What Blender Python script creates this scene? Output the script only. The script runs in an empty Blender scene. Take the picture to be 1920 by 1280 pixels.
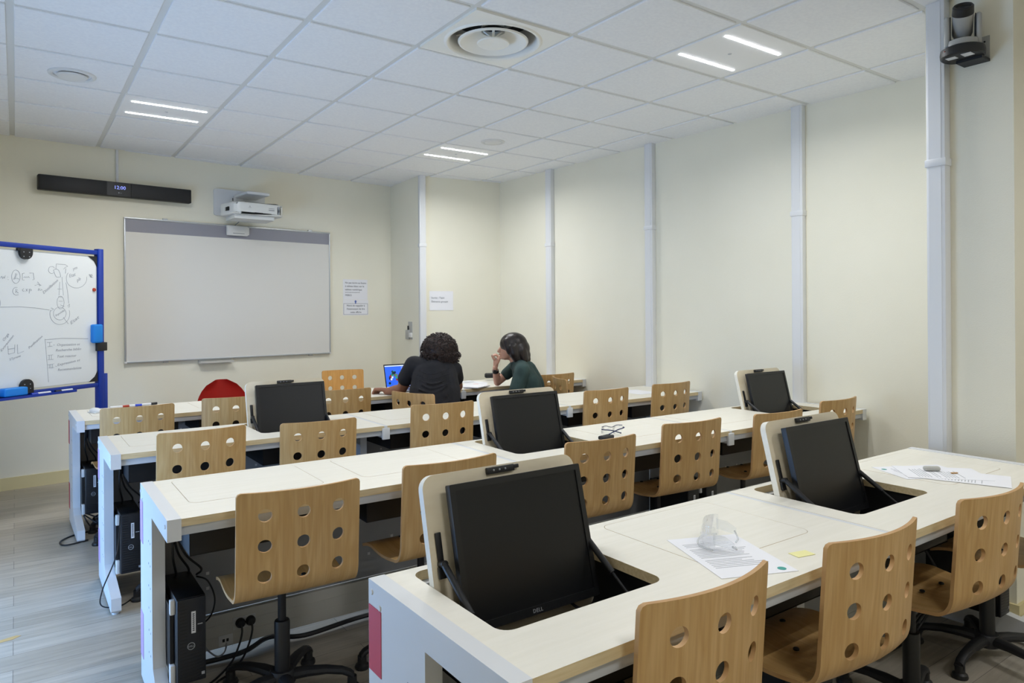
import bpy, bmesh, math, random
from mathutils import Vector, Matrix
from mathutils.geometry import tessellate_polygon
random.seed(7)
SC = bpy.context.scene
COL = SC.collection
PI = math.pi
R = math.radians
LAMP_W = 8.3
CEIL = 2.844

# ------------------------------------------------------------------ materials
def lin(c):
    return tuple(((x/255)/12.92 if x/255 <= .04045 else ((x/255+.055)/1.055)**2.4) for x in c)
def mat(name, rgb, rough=.5, metal=0., spec=.5, emit=None, estr=0., trans=0., alpha=1., coat=0.):
    m = bpy.data.materials.new(name); m.use_nodes = True
    b = m.node_tree.nodes['Principled BSDF']
    b.inputs['Base Color'].default_value = (*lin(rgb), 1)
    b.inputs['Roughness'].default_value = rough
    b.inputs['Metallic'].default_value = metal
    b.inputs['Specular IOR Level'].default_value = spec
    b.inputs['Transmission Weight'].default_value = trans
    b.inputs['Alpha'].default_value = alpha
    b.inputs['Coat Weight'].default_value = coat
    if emit:
        b.inputs['Emission Color'].default_value = (*lin(emit), 1)
        b.inputs['Emission Strength'].default_value = estr
    return m
def nodes(m):
    nt = m.node_tree
    return nt, nt.nodes, nt.links, nt.nodes['Principled BSDF']
def noise_col(m, c1, c2, scale=(1, 1, 1), nscale=5., detail=4., coord='Object', dist=0., lo=.35, hi=.65, bump=0., rough=.5):
    nt, N, L, b = nodes(m)
    tc = N.new('ShaderNodeTexCoord'); mp = N.new('ShaderNodeMapping'); mp.inputs['Scale'].default_value = scale
    nz = N.new('ShaderNodeTexNoise'); nz.inputs['Scale'].default_value = nscale; nz.inputs['Detail'].default_value = detail
    nz.inputs['Distortion'].default_value = dist
    cr = N.new('ShaderNodeValToRGB')
    cr.color_ramp.elements[0].position = lo; cr.color_ramp.elements[1].position = hi
    cr.color_ramp.elements[0].color = (*lin(c1), 1); cr.color_ramp.elements[1].color = (*lin(c2), 1)
    L.new(tc.outputs[coord], mp.inputs[0]); L.new(mp.outputs[0], nz.inputs[0]); L.new(nz.outputs[0], cr.inputs[0])
    L.new(cr.outputs[0], b.inputs['Base Color'])
    if bump:
        bp = N.new('ShaderNodeBump'); bp.inputs['Strength'].default_value = bump; bp.inputs['Distance'].default_value = .004
        L.new(nz.outputs[0], bp.inputs['Height']); L.new(bp.outputs[0], b.inputs['Normal'])
    return m
M = {}
def wood(name, c1, c2, c3, rough=.45):
    m = mat(name, c1, rough)
    nt, N, L, b = nodes(m)
    tc = N.new('ShaderNodeTexCoord')
    mp = N.new('ShaderNodeMapping'); mp.inputs['Scale'].default_value = (9, 1.1, 1)
    oi = N.new('ShaderNodeObjectInfo'); ad = N.new('ShaderNodeVectorMath'); ad.operation = 'ADD'
    cx = N.new('ShaderNodeCombineXYZ'); mu = N.new('ShaderNodeMath'); mu.operation = 'MULTIPLY'; mu.inputs[1].default_value = 37.
    L.new(oi.outputs['Random'], mu.inputs[0]); L.new(mu.outputs[0], cx.inputs[0]); L.new(mu.outputs[0], cx.inputs[1])
    L.new(tc.outputs['UV'], ad.inputs[0]); L.new(cx.outputs[0], ad.inputs[1]); L.new(ad.outputs[0], mp.inputs[0])
    n1 = N.new('ShaderNodeTexNoise'); n1.inputs['Scale'].default_value = 1.6; n1.inputs['Detail'].default_value = 2; n1.inputs['Distortion'].default_value = .6
    L.new(mp.outputs[0], n1.inputs[0])
    wv = N.new('ShaderNodeMath'); wv.operation = 'MULTIPLY'; wv.inputs[1].default_value = 9.
    fr = N.new('ShaderNodeMath'); fr.operation = 'PINGPONG'; fr.inputs[1].default_value = 1.
    L.new(n1.outputs[0], wv.inputs[0]); L.new(wv.outputs[0], fr.inputs[0])
    mp2 = N.new('ShaderNodeMapping'); mp2.inputs['Scale'].default_value = (120, 5, 1); L.new(ad.outputs[0], mp2.inputs[0])
    n2 = N.new('ShaderNodeTexNoise'); n2.inputs['Scale'].default_value = 1.; n2.inputs['Detail'].default_value = 5; L.new(mp2.outputs[0], n2.inputs[0])
    mx = N.new('ShaderNodeMixRGB'); mx.inputs[1].default_value = (*lin(c1), 1); mx.inputs[2].default_value = (*lin(c2), 1); L.new(fr.outputs[0], mx.inputs[0])
    mr = N.new('ShaderNodeMapRange'); mr.inputs[1].default_value = .38; mr.inputs[2].default_value = .72; mr.inputs[4].default_value = .55; L.new(n2.outputs[0], mr.inputs[0])
    mx2 = N.new('ShaderNodeMixRGB'); mx2.inputs[2].default_value = (*lin(c3), 1); L.new(mx.outputs[0], mx2.inputs[1]); L.new(mr.outputs[0], mx2.inputs[0])
    L.new(mx2.outputs[0], b.inputs['Base Color'])
    return m
M['beech'] = wood('beech plywood', (207, 171, 117), (195, 156, 99), (174, 134, 78), .42)
M['beech_warm_lit'] = wood('warm lit beech plywood', (228, 176, 104), (219, 163, 90), (205, 148, 78), .42)  # beech with the warm light on the far chair put into its colour
M['ply'] = noise_col(mat('plywood edge', (190, 150, 100), .6), (184, 142, 92), (198, 158, 108), (1, 1, 1), 14)
M['maple'] = noise_col(mat('pale maple laminate', (236, 231, 218), .38), (234, 230, 217), (238, 234, 222), (2, 30, 30), 2.2, 5)
M['maple_edge'] = noise_col(mat('maple edge band', (214, 194, 152), .5), (208, 187, 143), (222, 203, 164), (3, 40, 40), 3)
M['lidwood'] = noise_col(mat('pale birch flap', (226, 214, 188), .42), (222, 209, 182), (230, 219, 195), (3, 40, 3), 2.2, 5)
M['white_metal'] = mat('white painted steel', (218, 220, 222), .38)
M['rail'] = mat('grey white rail', (196, 199, 203), .35)
M['modesty'] = noise_col(mat('grey steel panel', (158, 159, 161), .45), (155, 156, 158), (161, 162, 164), (1, 1, 1), 9)
M['white'] = mat('white plastic', (226, 226, 224), .4)
M['offwhite'] = mat('off white plastic', (206, 204, 196), .45)
M['black'] = mat('black plastic', (26, 26, 28), .45)
M['black_soft'] = mat('matt black plastic', (27, 27, 30), .55)
M['black_box'] = mat('black sheet steel', (17, 16, 17), .55)
M['screen'] = mat('dark matt screen', (25, 26, 28), .32, spec=.4)
M['bezel'] = mat('monitor bezel', (22, 23, 25), .4)
M['pc'] = mat('black computer front', (24, 25, 30), .42)
M['pc_body'] = mat('black computer case', (16, 16, 18), .35)
M['grey_print'] = mat('grey printed mark', (170, 172, 176), .5)
M['dark_print'] = mat('dark printed ink', (70, 72, 80), .7)
M['ink'] = mat('black marker ink', (96, 98, 100), .7)
M['ink_faint'] = mat('faint marker ink', (164, 166, 170), .7)
M['blue_print'] = mat('blue printed ink', (62, 92, 170), .6)
M['paper'] = mat('white paper', (240, 240, 244), .7)
M['label'] = mat('white sticker', (225, 226, 228), .6)
M['red'] = mat('red sticker', (196, 62, 78), .5)
M['mauve'] = mat('mauve sticker', (196, 160, 206), .5)
M['redshell'] = mat('red plastic shell', (196, 40, 30), .4)
M['blue_steel'] = mat('blue painted steel', (12, 52, 150), .35)
M['blue_foam'] = mat('bright blue plastic', (12, 128, 214), .45)
M['board'] = mat('whiteboard enamel', (226, 228, 226), .22)
M['iboard'] = mat('interactive board surface', (226, 224, 218), .45)
M['iband'] = mat('grey board band', (150, 150, 160), .4)
M['alu'] = mat('brushed aluminium', (196, 200, 204), .35, metal=.6)
M['steel'] = mat('steel', (180, 182, 186), .3, metal=.9)
M['silver'] = mat('silver grey plastic', (176, 176, 172), .4)
M['proj'] = mat('projector white', (222, 224, 222), .4)
M['greyplastic'] = mat('grey plastic', (150, 152, 156), .5)
M['dk_slot'] = mat('dark slot', (30, 30, 30), .8)
M['trunk'] = mat('white pvc trunking', (228, 229, 230), .42)
M['tile'] = noise_col(mat('mineral ceiling tile', (226, 227, 229), .9), (240, 241, 243), (245, 246, 247), (1, 1, 1), 60, 6)
M['tbar'] = mat('ceiling grid steel', (222, 222, 218), .55)
M['diff'] = mat('diffuser paint', (246, 244, 236), .45)
M['led'] = mat('led strip', (255, 255, 255), .5, emit=(246, 249, 255), estr=14.)
M['ledpanel'] = mat('light panel', (244, 244, 243), .6)
M['skin_brown'] = mat('brown skin', (150, 102, 78), .5)
M['skin_fair'] = mat('fair skin', (208, 160, 138), .5)
M['shirt_black'] = noise_col(mat('black cotton', (28, 28, 33), .85), (24, 24, 29), (34, 34, 40), (1, 1, 1), 12, bump=.3)
M['shirt_green'] = noise_col(mat('dark green cotton', (50, 72, 70), .85), (46, 66, 65), (58, 80, 78), (1, 1, 1), 12, bump=.3)
M['trousers'] = mat('dark trousers', (34, 36, 44), .85)
M['shoe'] = mat('dark shoe', (26, 26, 28), .6)
M['hair_curly'] = noise_col(mat('dark curly hair', (38, 28, 26), .5), (16, 12, 11), (66, 46, 40), (1, 1, 1), 70, bump=.6)
M['hair_bob'] = noise_col(mat('dark brown straight hair', (40, 30, 28), .34), (18, 13, 13), (44, 32, 29), (26, 26, 1.5), 3, 5, bump=.5)
M['eye'] = mat('dark eye', (24, 18, 16), .2)
M['lip'] = mat('lips', (180, 108, 100), .5)
M['clear'] = mat('clear polycarbonate', (240, 244, 248), .06, trans=.92, alpha=.55)
M['yellow'] = mat('yellow sticky paper', (240, 235, 168), .7)
M['teal'] = mat('teal ink', (60, 160, 150), .6)
M['sponge'] = mat('grey eraser', (186, 186, 180), .8)
M['blue_ink'] = mat('blue pen cap', (40, 70, 190), .35)
M['navy'] = mat('navy plastic', (38, 46, 90), .4)
M['scr_blue'] = mat('screen blue', (20, 60, 190), .3, emit=(44, 104, 226), estr=.85)
M['scr_lilac'] = mat('screen lilac', (80, 100, 220), .3, emit=(112, 138, 236), estr=.85)
M['scr_white'] = mat('screen white', (200, 210, 230), .3, emit=(190, 204, 240), estr=.8)
M['scr_green'] = mat('screen green', (30, 140, 110), .3, emit=(40, 150, 120), estr=.6)
M['scr_dark'] = mat('screen dark', (10, 20, 50), .3, emit=(16, 26, 60), estr=.4)
M['scr_red'] = mat('screen red', (150, 20, 40), .3, emit=(140, 30, 50), estr=.5)
M['clock'] = mat('clock digits', (120, 140, 255), .3, emit=(150, 165, 255), estr=.9)
M['magred'] = mat('red magnet', (170, 62, 40), .4)
M['glass'] = None

def wall_mat(name, c1, c2):
    m = mat(name, c1, .75, spec=.3)
    noise_col(m, c1, c2, (1, 1, 1), 1.2, 3)
    nt, N, L, b = nodes(m)
    tc = N.new('ShaderNodeTexCoord'); mp = N.new('ShaderNodeMapping'); mp.inputs['Scale'].default_value = (140, 140, 420)
    nz = N.new('ShaderNodeTexNoise'); nz.inputs['Scale'].default_value = 1.; nz.inputs['Detail'].default_value = 2
    L.new(tc.outputs['Object'], mp.inputs[0]); L.new(mp.outputs[0], nz.inputs[0])
    bp = N.new('ShaderNodeBump'); bp.inputs['Strength'].default_value = .28; bp.inputs['Distance'].default_value = .003
    L.new(nz.outputs[0], bp.inputs['Height']); L.new(bp.outputs[0], b.inputs['Normal'])
    return m
M['wall'] = wall_mat('cream woven wall paint', (239, 235, 217), (243, 239, 222))
M['base'] = mat('cream skirting', (222, 208, 160), .5)
def floor_mat():
    m = mat('grey wood vinyl planks', (150, 145, 138), .42, spec=.5)
    nt, N, L, b = nodes(m)
    tc = N.new('ShaderNodeTexCoord')
    br = N.new('ShaderNodeTexBrick'); br.offset = .37; br.inputs['Scale'].default_value = 1.; br.inputs['Brick Width'].default_value = 1.2
    br.inputs['Row Height'].default_value = .15; br.inputs['Mortar Size'].default_value = .0012; br.inputs['Bias'].default_value = 0.
    br.inputs['Color1'].default_value = (*lin((168, 159, 144)), 1); br.inputs['Color2'].default_value = (*lin((184, 176, 162)), 1); br.inputs['Mortar'].default_value = (*lin((118, 112, 104)), 1)
    L.new(tc.outputs['Object'], br.inputs['Vector'])
    mp = N.new('ShaderNodeMapping'); mp.inputs['Scale'].default_value = (1.6, 22, 1); L.new(tc.outputs['Object'], mp.inputs[0])
    nz = N.new('ShaderNodeTexNoise'); nz.inputs['Scale'].default_value = 1.5; nz.inputs['Detail'].default_value = 6; nz.inputs['Roughness'].default_value = .65; nz.inputs['Distortion'].default_value = .5
    L.new(mp.outputs[0], nz.inputs[0])
    cr = N.new('ShaderNodeValToRGB'); cr.color_ramp.elements[0].position = .32; cr.color_ramp.elements[1].position = .68
    cr.color_ramp.elements[0].color = (.76, .76, .75, 1); cr.color_ramp.elements[1].color = (1.06, 1.06, 1.06, 1); L.new(nz.outputs[0], cr.inputs[0])
    mx = N.new('ShaderNodeMixRGB'); mx.blend_type = 'MULTIPLY'; mx.inputs[0].default_value = 1.
    L.new(br.outputs[0], mx.inputs[1]); L.new(cr.outputs[0], mx.inputs[2]); L.new(mx.outputs[0], b.inputs['Base Color'])
    return m
M['floor'] = floor_mat()
def glass_mat():
    m = bpy.data.materials.new('window glass'); m.use_nodes = True
    nt = m.node_tree; nt.nodes.clear()
    o = nt.nodes.new('ShaderNodeOutputMaterial'); t = nt.nodes.new('ShaderNodeBsdfTransparent'); g = nt.nodes.new('ShaderNodeBsdfGlossy')
    g.inputs['Roughness'].default_value = .02; t.inputs[0].default_value = (.93, .96, .98, 1)
    x = nt.nodes.new('ShaderNodeMixShader'); x.inputs[0].default_value = .06
    nt.links.new(t.outputs[0], x.inputs[1]); nt.links.new(g.outputs[0], x.inputs[2]); nt.links.new(x.outputs[0], o.inputs[0])
    return m
M['glass'] = glass_mat()

# ------------------------------------------------------------------ mesh helpers
class MB:
    """collects shapes in one bmesh; each shape may carry its own material slot"""
    def __init__(s):
        s.bm = bmesh.new(); s.mats = []; s.xf = Matrix.Identity(4); s.uv = None
    def slot(s, m):
        if m is None: return 0
        if m not in s.mats: s.mats.append(m)
        return s.mats.index(m)
    def _tag(s, faces, m):
        k = s.slot(m)
        for f in faces: f.material_index = k
    def face(s, pts, m=None):
        vs = [s.bm.verts.new(s.xf @ Vector(p)) for p in pts]
        f = s.bm.faces.new(vs); s._tag([f], m); return f
    def box(s, c, size, m=None, rot=None, bev=0., seg=2):
        mm = Matrix.Translation(c)
        if rot is not None: mm = mm @ rot.to_4x4()
        mm = s.xf @ mm @ Matrix.Diagonal((*size, 1))
        r = bmesh.ops.create_cube(s.bm, size=1., matrix=mm)
        vs = r['verts']; fs = list({f for v in vs for f in v.link_faces}); s._tag(fs, m)
        if bev > 0:
            es = list({e for v in vs for e in v.link_edges})
            rr = bmesh.ops.bevel(s.bm, geom=es, offset=bev, segments=seg, profile=.5, affect='EDGES')
            s._tag(rr['faces'], m)
        return s
    def bb(s, x0, x1, y0, y1, z0, z1, m=None, bev=0., seg=2):
        return s.box(((x0+x1)/2, (y0+y1)/2, (z0+z1)/2), (abs(x1-x0), abs(y1-y0), abs(z1-z0)), m, None, bev, seg)
    def tube(s, pts, r, m=None, n=8, cap=True):
        pts = [s.xf @ Vector(p) for p in pts]
        rs = r if isinstance(r, (list, tuple)) else [r]*len(pts)
        rings = []
        up = Vector((0, 0, 1)); prev = None
        for i, p in enumerate(pts):
            d = (pts[min(i+1, len(pts)-1)]-pts[max(i-1, 0)])
            if d.length < 1e-9: d = Vector((0, 0, 1))
            d.normalize()
            if prev is None:
                a = d.cross(up) if abs(d.dot(up)) < .95 else d.cross(Vector((1, 0, 0)))
            else:
                a = prev - d*prev.dot(d)
                if a.length < 1e-6: a = d.cross(up)
            a.normalize(); prev = a; b = d.cross(a)
            rings.append([s.bm.verts.new(p+(a*math.cos(2*PI*k/n)+b*math.sin(2*PI*k/n))*rs[i]) for k in range(n)])
        fs = []
        for i in range(len(rings)-1):
            for k in range(n):
                fs.append(s.bm.faces.new((rings[i][k], rings[i][(k+1) % n], rings[i+1][(k+1) % n], rings[i+1][k])))
        if cap:
            fs.append(s.bm.faces.new(rings[0][::-1])); fs.append(s.bm.faces.new(rings[-1]))
        s._tag(fs, m); return s
    def cyl(s, p0, p1, r0, r1=None, m=None, n=20):
        return s.tube([p0, p1], [r0, r0 if r1 is None else r1], m, n)
    def lathe(s, prof, c=(0, 0, 0), m=None, n=40, axis=None, arc=None):
        c = Vector(c); rot = axis.to_4x4() if axis is not None else Matrix.Identity(4)
        mm = s.xf @ Matrix.Translation(c) @ rot
        rings = []
        for r, z in prof:
            rings.append([s.bm.verts.new(mm @ Vector((max(r, 1e-5)*math.cos(2*PI*k/n), max(r, 1e-5)*math.sin(2*PI*k/n), z))) for k in range(n)])
        fs = []
        for i in range(len(rings)-1):
            for k in range(n):
                fs.append(s.bm.faces.new((rings[i][k], rings[i][(k+1) % n], rings[i+1][(k+1) % n], rings[i+1][k])))
        s._tag(fs, m); return s
    def prism(s, poly, d0, d1, plane='yz', m=None, holes=(), edge_m=None):
        """poly in a plane, extruded along the third axis from d0 to d1; holes are inner loops"""
        def P(p, d):
            return {'yz': (d, p[0], p[1]), 'xz': (p[0], d, p[1]), 'xy': (p[0], p[1], d)}[plane]
        loops = [list(poly)]+[list(h) for h in holes]
        tri = tessellate_polygon([[Vector((p[0], p[1], 0)) for p in l] for l in loops])
        flat = [p for l in loops for p in l]
        va = [s.bm.verts.new(s.xf @ Vector(P(p, d0))) for p in flat]
        vb = [s.bm.verts.new(s.xf @ Vector(P(p, d1))) for p in flat]
        fs = []; es = []
        for t in tri:
            try:
                fs.append(s.bm.faces.new([va[i] for i in t])); fs.append(s.bm.faces.new([vb[i] for i in t][::-1]))
            except ValueError: pass
        o = 0
        for l in loops:
            k = len(l)
            for i in range(k):
                j = (i+1) % k
                es.append(s.bm.faces.new((va[o+i], va[o+j], vb[o+j], vb[o+i])))
            o += k
        s._tag(fs, m); s._tag(es, edge_m or m); return s
    def sphere(s, c, r, m=None, u=16, v=10, rot=None):
        rr = (r, r, r) if not isinstance(r, (tuple, list)) else r
        mm = Matrix.Translation(c)
        if rot is not None: mm = mm @ rot.to_4x4()
        q = bmesh.ops.create_uvsphere(s.bm, u_segments=u, v_segments=v, radius=1., matrix=s.xf @ mm @ Matrix.Diagonal((*rr, 1)))
        s._tag(list({f for v_ in q['verts'] for f in v_.link_faces}), m); return s
    def ico(s, c, r, m=None, sub=1):
        q = bmesh.ops.create_icosphere(s.bm, subdivisions=sub, radius=r, matrix=s.xf @ Matrix.Translation(c))
        s._tag(list({f for v_ in q['verts'] for f in v_.link_faces}), m); return s
    def build(s, name, mats=None, parent=None, smooth=True, ang=35):
        bmesh.ops.recalc_face_normals(s.bm, faces=s.bm.faces[:])
        me = bpy.data.meshes.new(name); s.bm.to_mesh(me); s.bm.free()
        ms = s.mats if s.mats else ([mats] if not isinstance(mats, list) else mats)
        for m in ms:
            if m is not None: me.materials.append(m)
        if smooth:
            me.polygons.foreach_set('use_smooth', [True]*len(me.polygons))
            me.set_sharp_from_angle(angle=R(ang))
        o = bpy.data.objects.new(name, me); COL.objects.link(o)
        if parent is not None: o.parent = parent
        return o
def rrect(x0, x1, y0, y1, r, n=6):
    pts = []
    for cx, cy, a0 in ((x1-r, y1-r, 0), (x0+r, y1-r, 90), (x0+r, y0+r, 180), (x1-r, y0+r, 270)):
        for k in range(n+1):
            a = R(a0+90*k/n); pts.append((cx+r*math.cos(a), cy+r*math.sin(a)))
    return pts
def spline(pts, n=8):
    pts = [Vector(p) for p in pts]; out = []
    for i in range(len(pts)-1):
        p0 = pts[max(i-1, 0)]; p1 = pts[i]; p2 = pts[i+1]; p3 = pts[min(i+2, len(pts)-1)]
        for k in range(n):
            t = k/n
            out.append(.5*((2*p1)+(p2-p0)*t+(2*p0-5*p1+4*p2-p3)*t*t+(3*p1-p0-3*p2+p3)*t*t*t))
    out.append(pts[-1]); return out
def tag(o, label=None, cat=None, group=None, kind=None):
    if label: o['label'] = label
    if cat: o['category'] = cat
    if group: o['group'] = group
    if kind: o['kind'] = kind
    return o
def thing(name, label, cat, loc=(0, 0, 0), rz=0., group=None):
    o = bpy.data.objects.new(name, None); COL.objects.link(o)
    o.empty_display_size = .1; o.location = loc; o.rotation_euler = (0, 0, rz)
    return tag(o, label, cat, group)
def struct(name, mb, mats=None, parent=None, **k):
    o = mb.build(name, mats, parent, **k)
    if parent is None: o['kind'] = 'structure'
    return o
def kids(o): return [c for c in bpy.data.objects if c.parent == o]
def copy_tree(o, parent=None):
    c = o.copy(); COL.objects.link(c)
    if parent is not None: c.parent = parent
    for ch in kids(o): copy_tree(ch, c)
    return c
def text_mesh(body, size, m, mw, align='LEFT', name='lettering', parent=None, shear=0., spacing=1., depth=.0004, lines=1.):
    cu = bpy.data.curves.new('t', 'FONT'); cu.body = body; cu.size = size; cu.align_x = align; cu.shear = shear
    cu.space_character = spacing; cu.extrude = depth; cu.resolution_u = 2; cu.space_line = lines
    to = bpy.data.objects.new('t', cu); COL.objects.link(to)
    dg = bpy.context.evaluated_depsgraph_get(); dg.update()
    me = bpy.data.meshes.new_from_object(to.evaluated_get(dg))
    bpy.data.objects.remove(to); bpy.data.curves.remove(cu)
    me.transform(mw); me.name = name
    me.materials.clear(); me.materials.append(m)
    o = bpy.data.objects.new(name, me); COL.objects.link(o)
    if parent is not None: o.parent = parent
    return o
def frame(origin, ex, ey):
    ex = Vector(ex).normalized(); ey = Vector(ey).normalized(); ez = ex.cross(ey)
    m = Matrix.Identity(4)
    for i in range(3):
        m[i][0] = ex[i]; m[i][1] = ey[i]; m[i][2] = ez[i]; m[i][3] = origin[i]
    return m
def remesh_obj(name, mb, voxel, m, parent, smooth_it=3):
    bmesh.ops.recalc_face_normals(mb.bm, faces=mb.bm.faces[:])
    me = bpy.data.meshes.new('tmp'); mb.bm.to_mesh(me); mb.bm.free()
    o = bpy.data.objects.new('tmp', me); COL.objects.link(o)
    md = o.modifiers.new('r', 'REMESH'); md.mode = 'VOXEL'; md.voxel_size = voxel; md.use_smooth_shade = True
    if smooth_it:
        sm = o.modifiers.new('s', 'SMOOTH'); sm.factor = .5; sm.iterations = smooth_it
    dg = bpy.context.evaluated_depsgraph_get(); dg.update()
    me2 = bpy.data.meshes.new_from_object(o.evaluated_get(dg))
    bpy.data.objects.remove(o); bpy.data.meshes.remove(me)
    me2.name = name; me2.materials.clear(); me2.materials.append(m)
    me2.polygons.foreach_set('use_smooth', [True]*len(me2.polygons))
    o2 = bpy.data.objects.new(name, me2); COL.objects.link(o2)
    if parent is not None: o2.parent = parent
    return o2

# ------------------------------------------------------------------ setting
def fy(x): return 3.80+.115*x                 # front wall line
def rx(y): return 2.225-(y+1.9)*.195/4.95     # right wall line
XL, YB = -3.3, -6.2
mb = MB(); mb.bb(XL-.2, 3.0, YB-.2, 4.4, -.06, 0); struct('floor', mb, M['floor'], smooth=False)
H = CEIL+.25
def wallseg(name, p, q, t=.12, z0=0., z1=H):
    p = Vector((*p, 0)); q = Vector((*q, 0)); d = (q-p).normalized(); nrm = Vector((-d.y, d.x, 0))*t
    m = MB(); m.prism([(p.x, p.y), (q.x, q.y), (q.x+nrm.x, q.y+nrm.y), (p.x+nrm.x, p.y+nrm.y)], z0, z1, 'xy')
    return struct(name, m, M['wall'], smooth=False)
wallseg('wall_front', (XL, fy(XL)), (2.4, fy(2.4)))
wallseg('wall_right', (rx(4.2), 4.2), (rx(YB), YB))
C1 = Vector((1.082, 3.190)); C2 = Vector((2.02, 3.046))
mb = MB(); mb.prism([(C1.x, C1.y), (C2.x+.1, C2.y-.0153), (2.12, 3.99), (1.12, fy(1.12)+.02)], 0, H, 'xy'); struct('wall_corner', mb, M['wall'], smooth=False)
PX0, PY0, PY1 = 1.205, -2.165, -1.80
mb = MB(); mb.bb(PX0, 2.2, PY0, PY1, 0, H); struct('wall_pillar', mb, M['wall'], smooth=False)
mb = MB(); mb.bb(XL-.1, 2.6, YB-.12, YB, 0, H); struct('wall_back', mb, M['wall'], smooth=False)
# left wall with three windows (daylight side)
WIN = [(-.75, 1.0)]
mb = MB(); WZ = .10; WH = 1.1
hs = [[(a, WZ), (b, WZ), (b, WZ+WH), (a, WZ+WH)] for a, b in WIN]
mb.prism([(YB, 0), (fy(XL)+.2, 0), (fy(XL)+.2, H), (YB, H)], XL-.18, XL, 'yz', holes=hs); struct('wall_left', mb, M['wall'], smooth=False)
for i, (a, b) in enumerate(WIN):
    root = bpy.data.objects.new('window_%d' % (i+1), None); COL.objects.link(root); root.location = (XL-.1, (a+b)/2, WZ); root['kind'] = 'structure'
    w = (b-a)/2
    m = MB()
    for (y0, y1, z0, z1) in ((-w, w, 0, .06), (-w, w, WH-.06, WH), (-w, -w+.06, .06, WH-.06), (w-.06, w, .06, WH-.06), (-.04, .04, .06, WH-.06)):
        m.bb(-.03, .03, y0, y1, z0, z1, bev=.004)
    m.build('window_frame', M['white_metal'], root)
    m = MB(); m.bb(-.003, .003, -w+.05, w-.05, .05, WH-.05); m.build('window_pane', M['glass'], root, smooth=False)
    m = MB(); m.bb(.0, .22, -w-.04, w+.04, -.03, 0, bev=.005); m.build('window_sill', M['white_metal'], root)

# suspended ceiling: tiles dropping below a metal grid, one structure
LIGHTS = [(-3, 3), (1, 3), (1, -2), (-3, -2), (1, -7), (-3, -7)]
mb = MB()
g = .017; drop = .009
for i in range(-8, 4):
    for j in range(-11, 7):
        if (i, j) in LIGHTS or (i, j) == (-1, -1): continue
        x0, x1, y0, y1 = i*.6+g, (i+1)*.6-g, j*.6+g, (j+1)*.6-g
        if x1 < XL-.1: continue
        x0 = max(x0, XL-.1); y0 = max(y0, YB-.05)
        if y1 < YB: continue
        mb.bb(x0, x1, y0, y1, CEIL, CEIL+.03, M['tile'], bev=.003, seg=1)
for q in ((XL-.15, -.6, YB-.1, 4.35), (0, 2.6, YB-.1, 4.35), (-.6, 0, YB-.1, -.6), (-.6, 0, 0, 4.35)): mb.bb(*q, CEIL+drop, CEIL+drop+.012, M['tbar'])
struct('ceiling', mb, ang=20)
# thin metal angle where the ceiling meets the walls
def line_box(name, p, q, w, z0, z1, m, parent=None):
    p = Vector((*p, 0)); q = Vector((*q, 0)); d = (q-p).normalized(); nrm = Vector((d.y, -d.x, 0))*w
    b = MB(); b.prism([(p.x, p.y), (q.x, q.y), (q.x+nrm.x, q.y+nrm.y), (p.x+nrm.x, p.y+nrm.y)], z0, z1, 'xy')
    return struct(name, b, m, parent, smooth=False)
line_box('baseboard_front', (XL, fy(XL)), (1.1, fy(1.1)), .014, 0, .10, M['base'])
line_box('baseboard_right', (rx(3.05), 3.05), (rx(-1.8), -1.8), .014, 0, .10, M['base'])
m = MB(); m.bb(PX0-.014, PX0, PY0-.014, PY1, 0, .10); m.bb(PX0, 2.1, PY0-.014, PY0, 0, .10); struct('baseboard_pillar', m, M['base'], smooth=False)
m = MB(); m.bb(PX0-.05, PX0-.015, PY0-.06, -1.9, .0, .055, bev=.006); m.bb(PX0-.05, 2.1, PY0-.06, PY0-.016, .0, .055, bev=.006); struct('trim_6', m, M['trunk'])

# vertical cable trunking on the walls
def trunking(name, c, along, normal, w, d, zc):
    a = Vector((*along, 0)).normalized(); n = Vector((*normal, 0)).normalized(); c = Vector((*c, 0))
    fr = frame(c, a, n) if a.cross(n).z > 0 else frame(c, -a, n)
    m = MB(); m.xf = fr
    m.bb(-w/2, w/2, 0, d, 0.0, CEIL+.006, bev=.004)
    m.bb(-w*.30, w*.36, d, d+.0025, .02, CEIL-.002)
    o = struct(name, m, M['trunk'])
    m = MB(); m.xf = fr
    m.bb(-w/2-.006, w/2+.006, 0, d+.007, zc-.018, zc+.018, bev=.004); m.build('joint_cover', M['trunk'], o)
for k, (y, w, zc) in enumerate(((2.165, .085, 2.08), (.84, .085, 2.12), (-.53, .085, 2.085))):
    trunking('trim_%d' % (k+1), (rx(y), y), (.039, -1), (-1, -.039), w, .05, zc)
cd = (C2-C1).normalized(); trunking('trim_4', (C1.x+cd.x*.035, C1.y+cd.y*.035), cd, (cd.y, -cd.x), .07, .05, 2.11)
trunking('trim_5', (PX0, -1.868), (0, 1), (-1, 0), .082, .058, 2.09)

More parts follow.
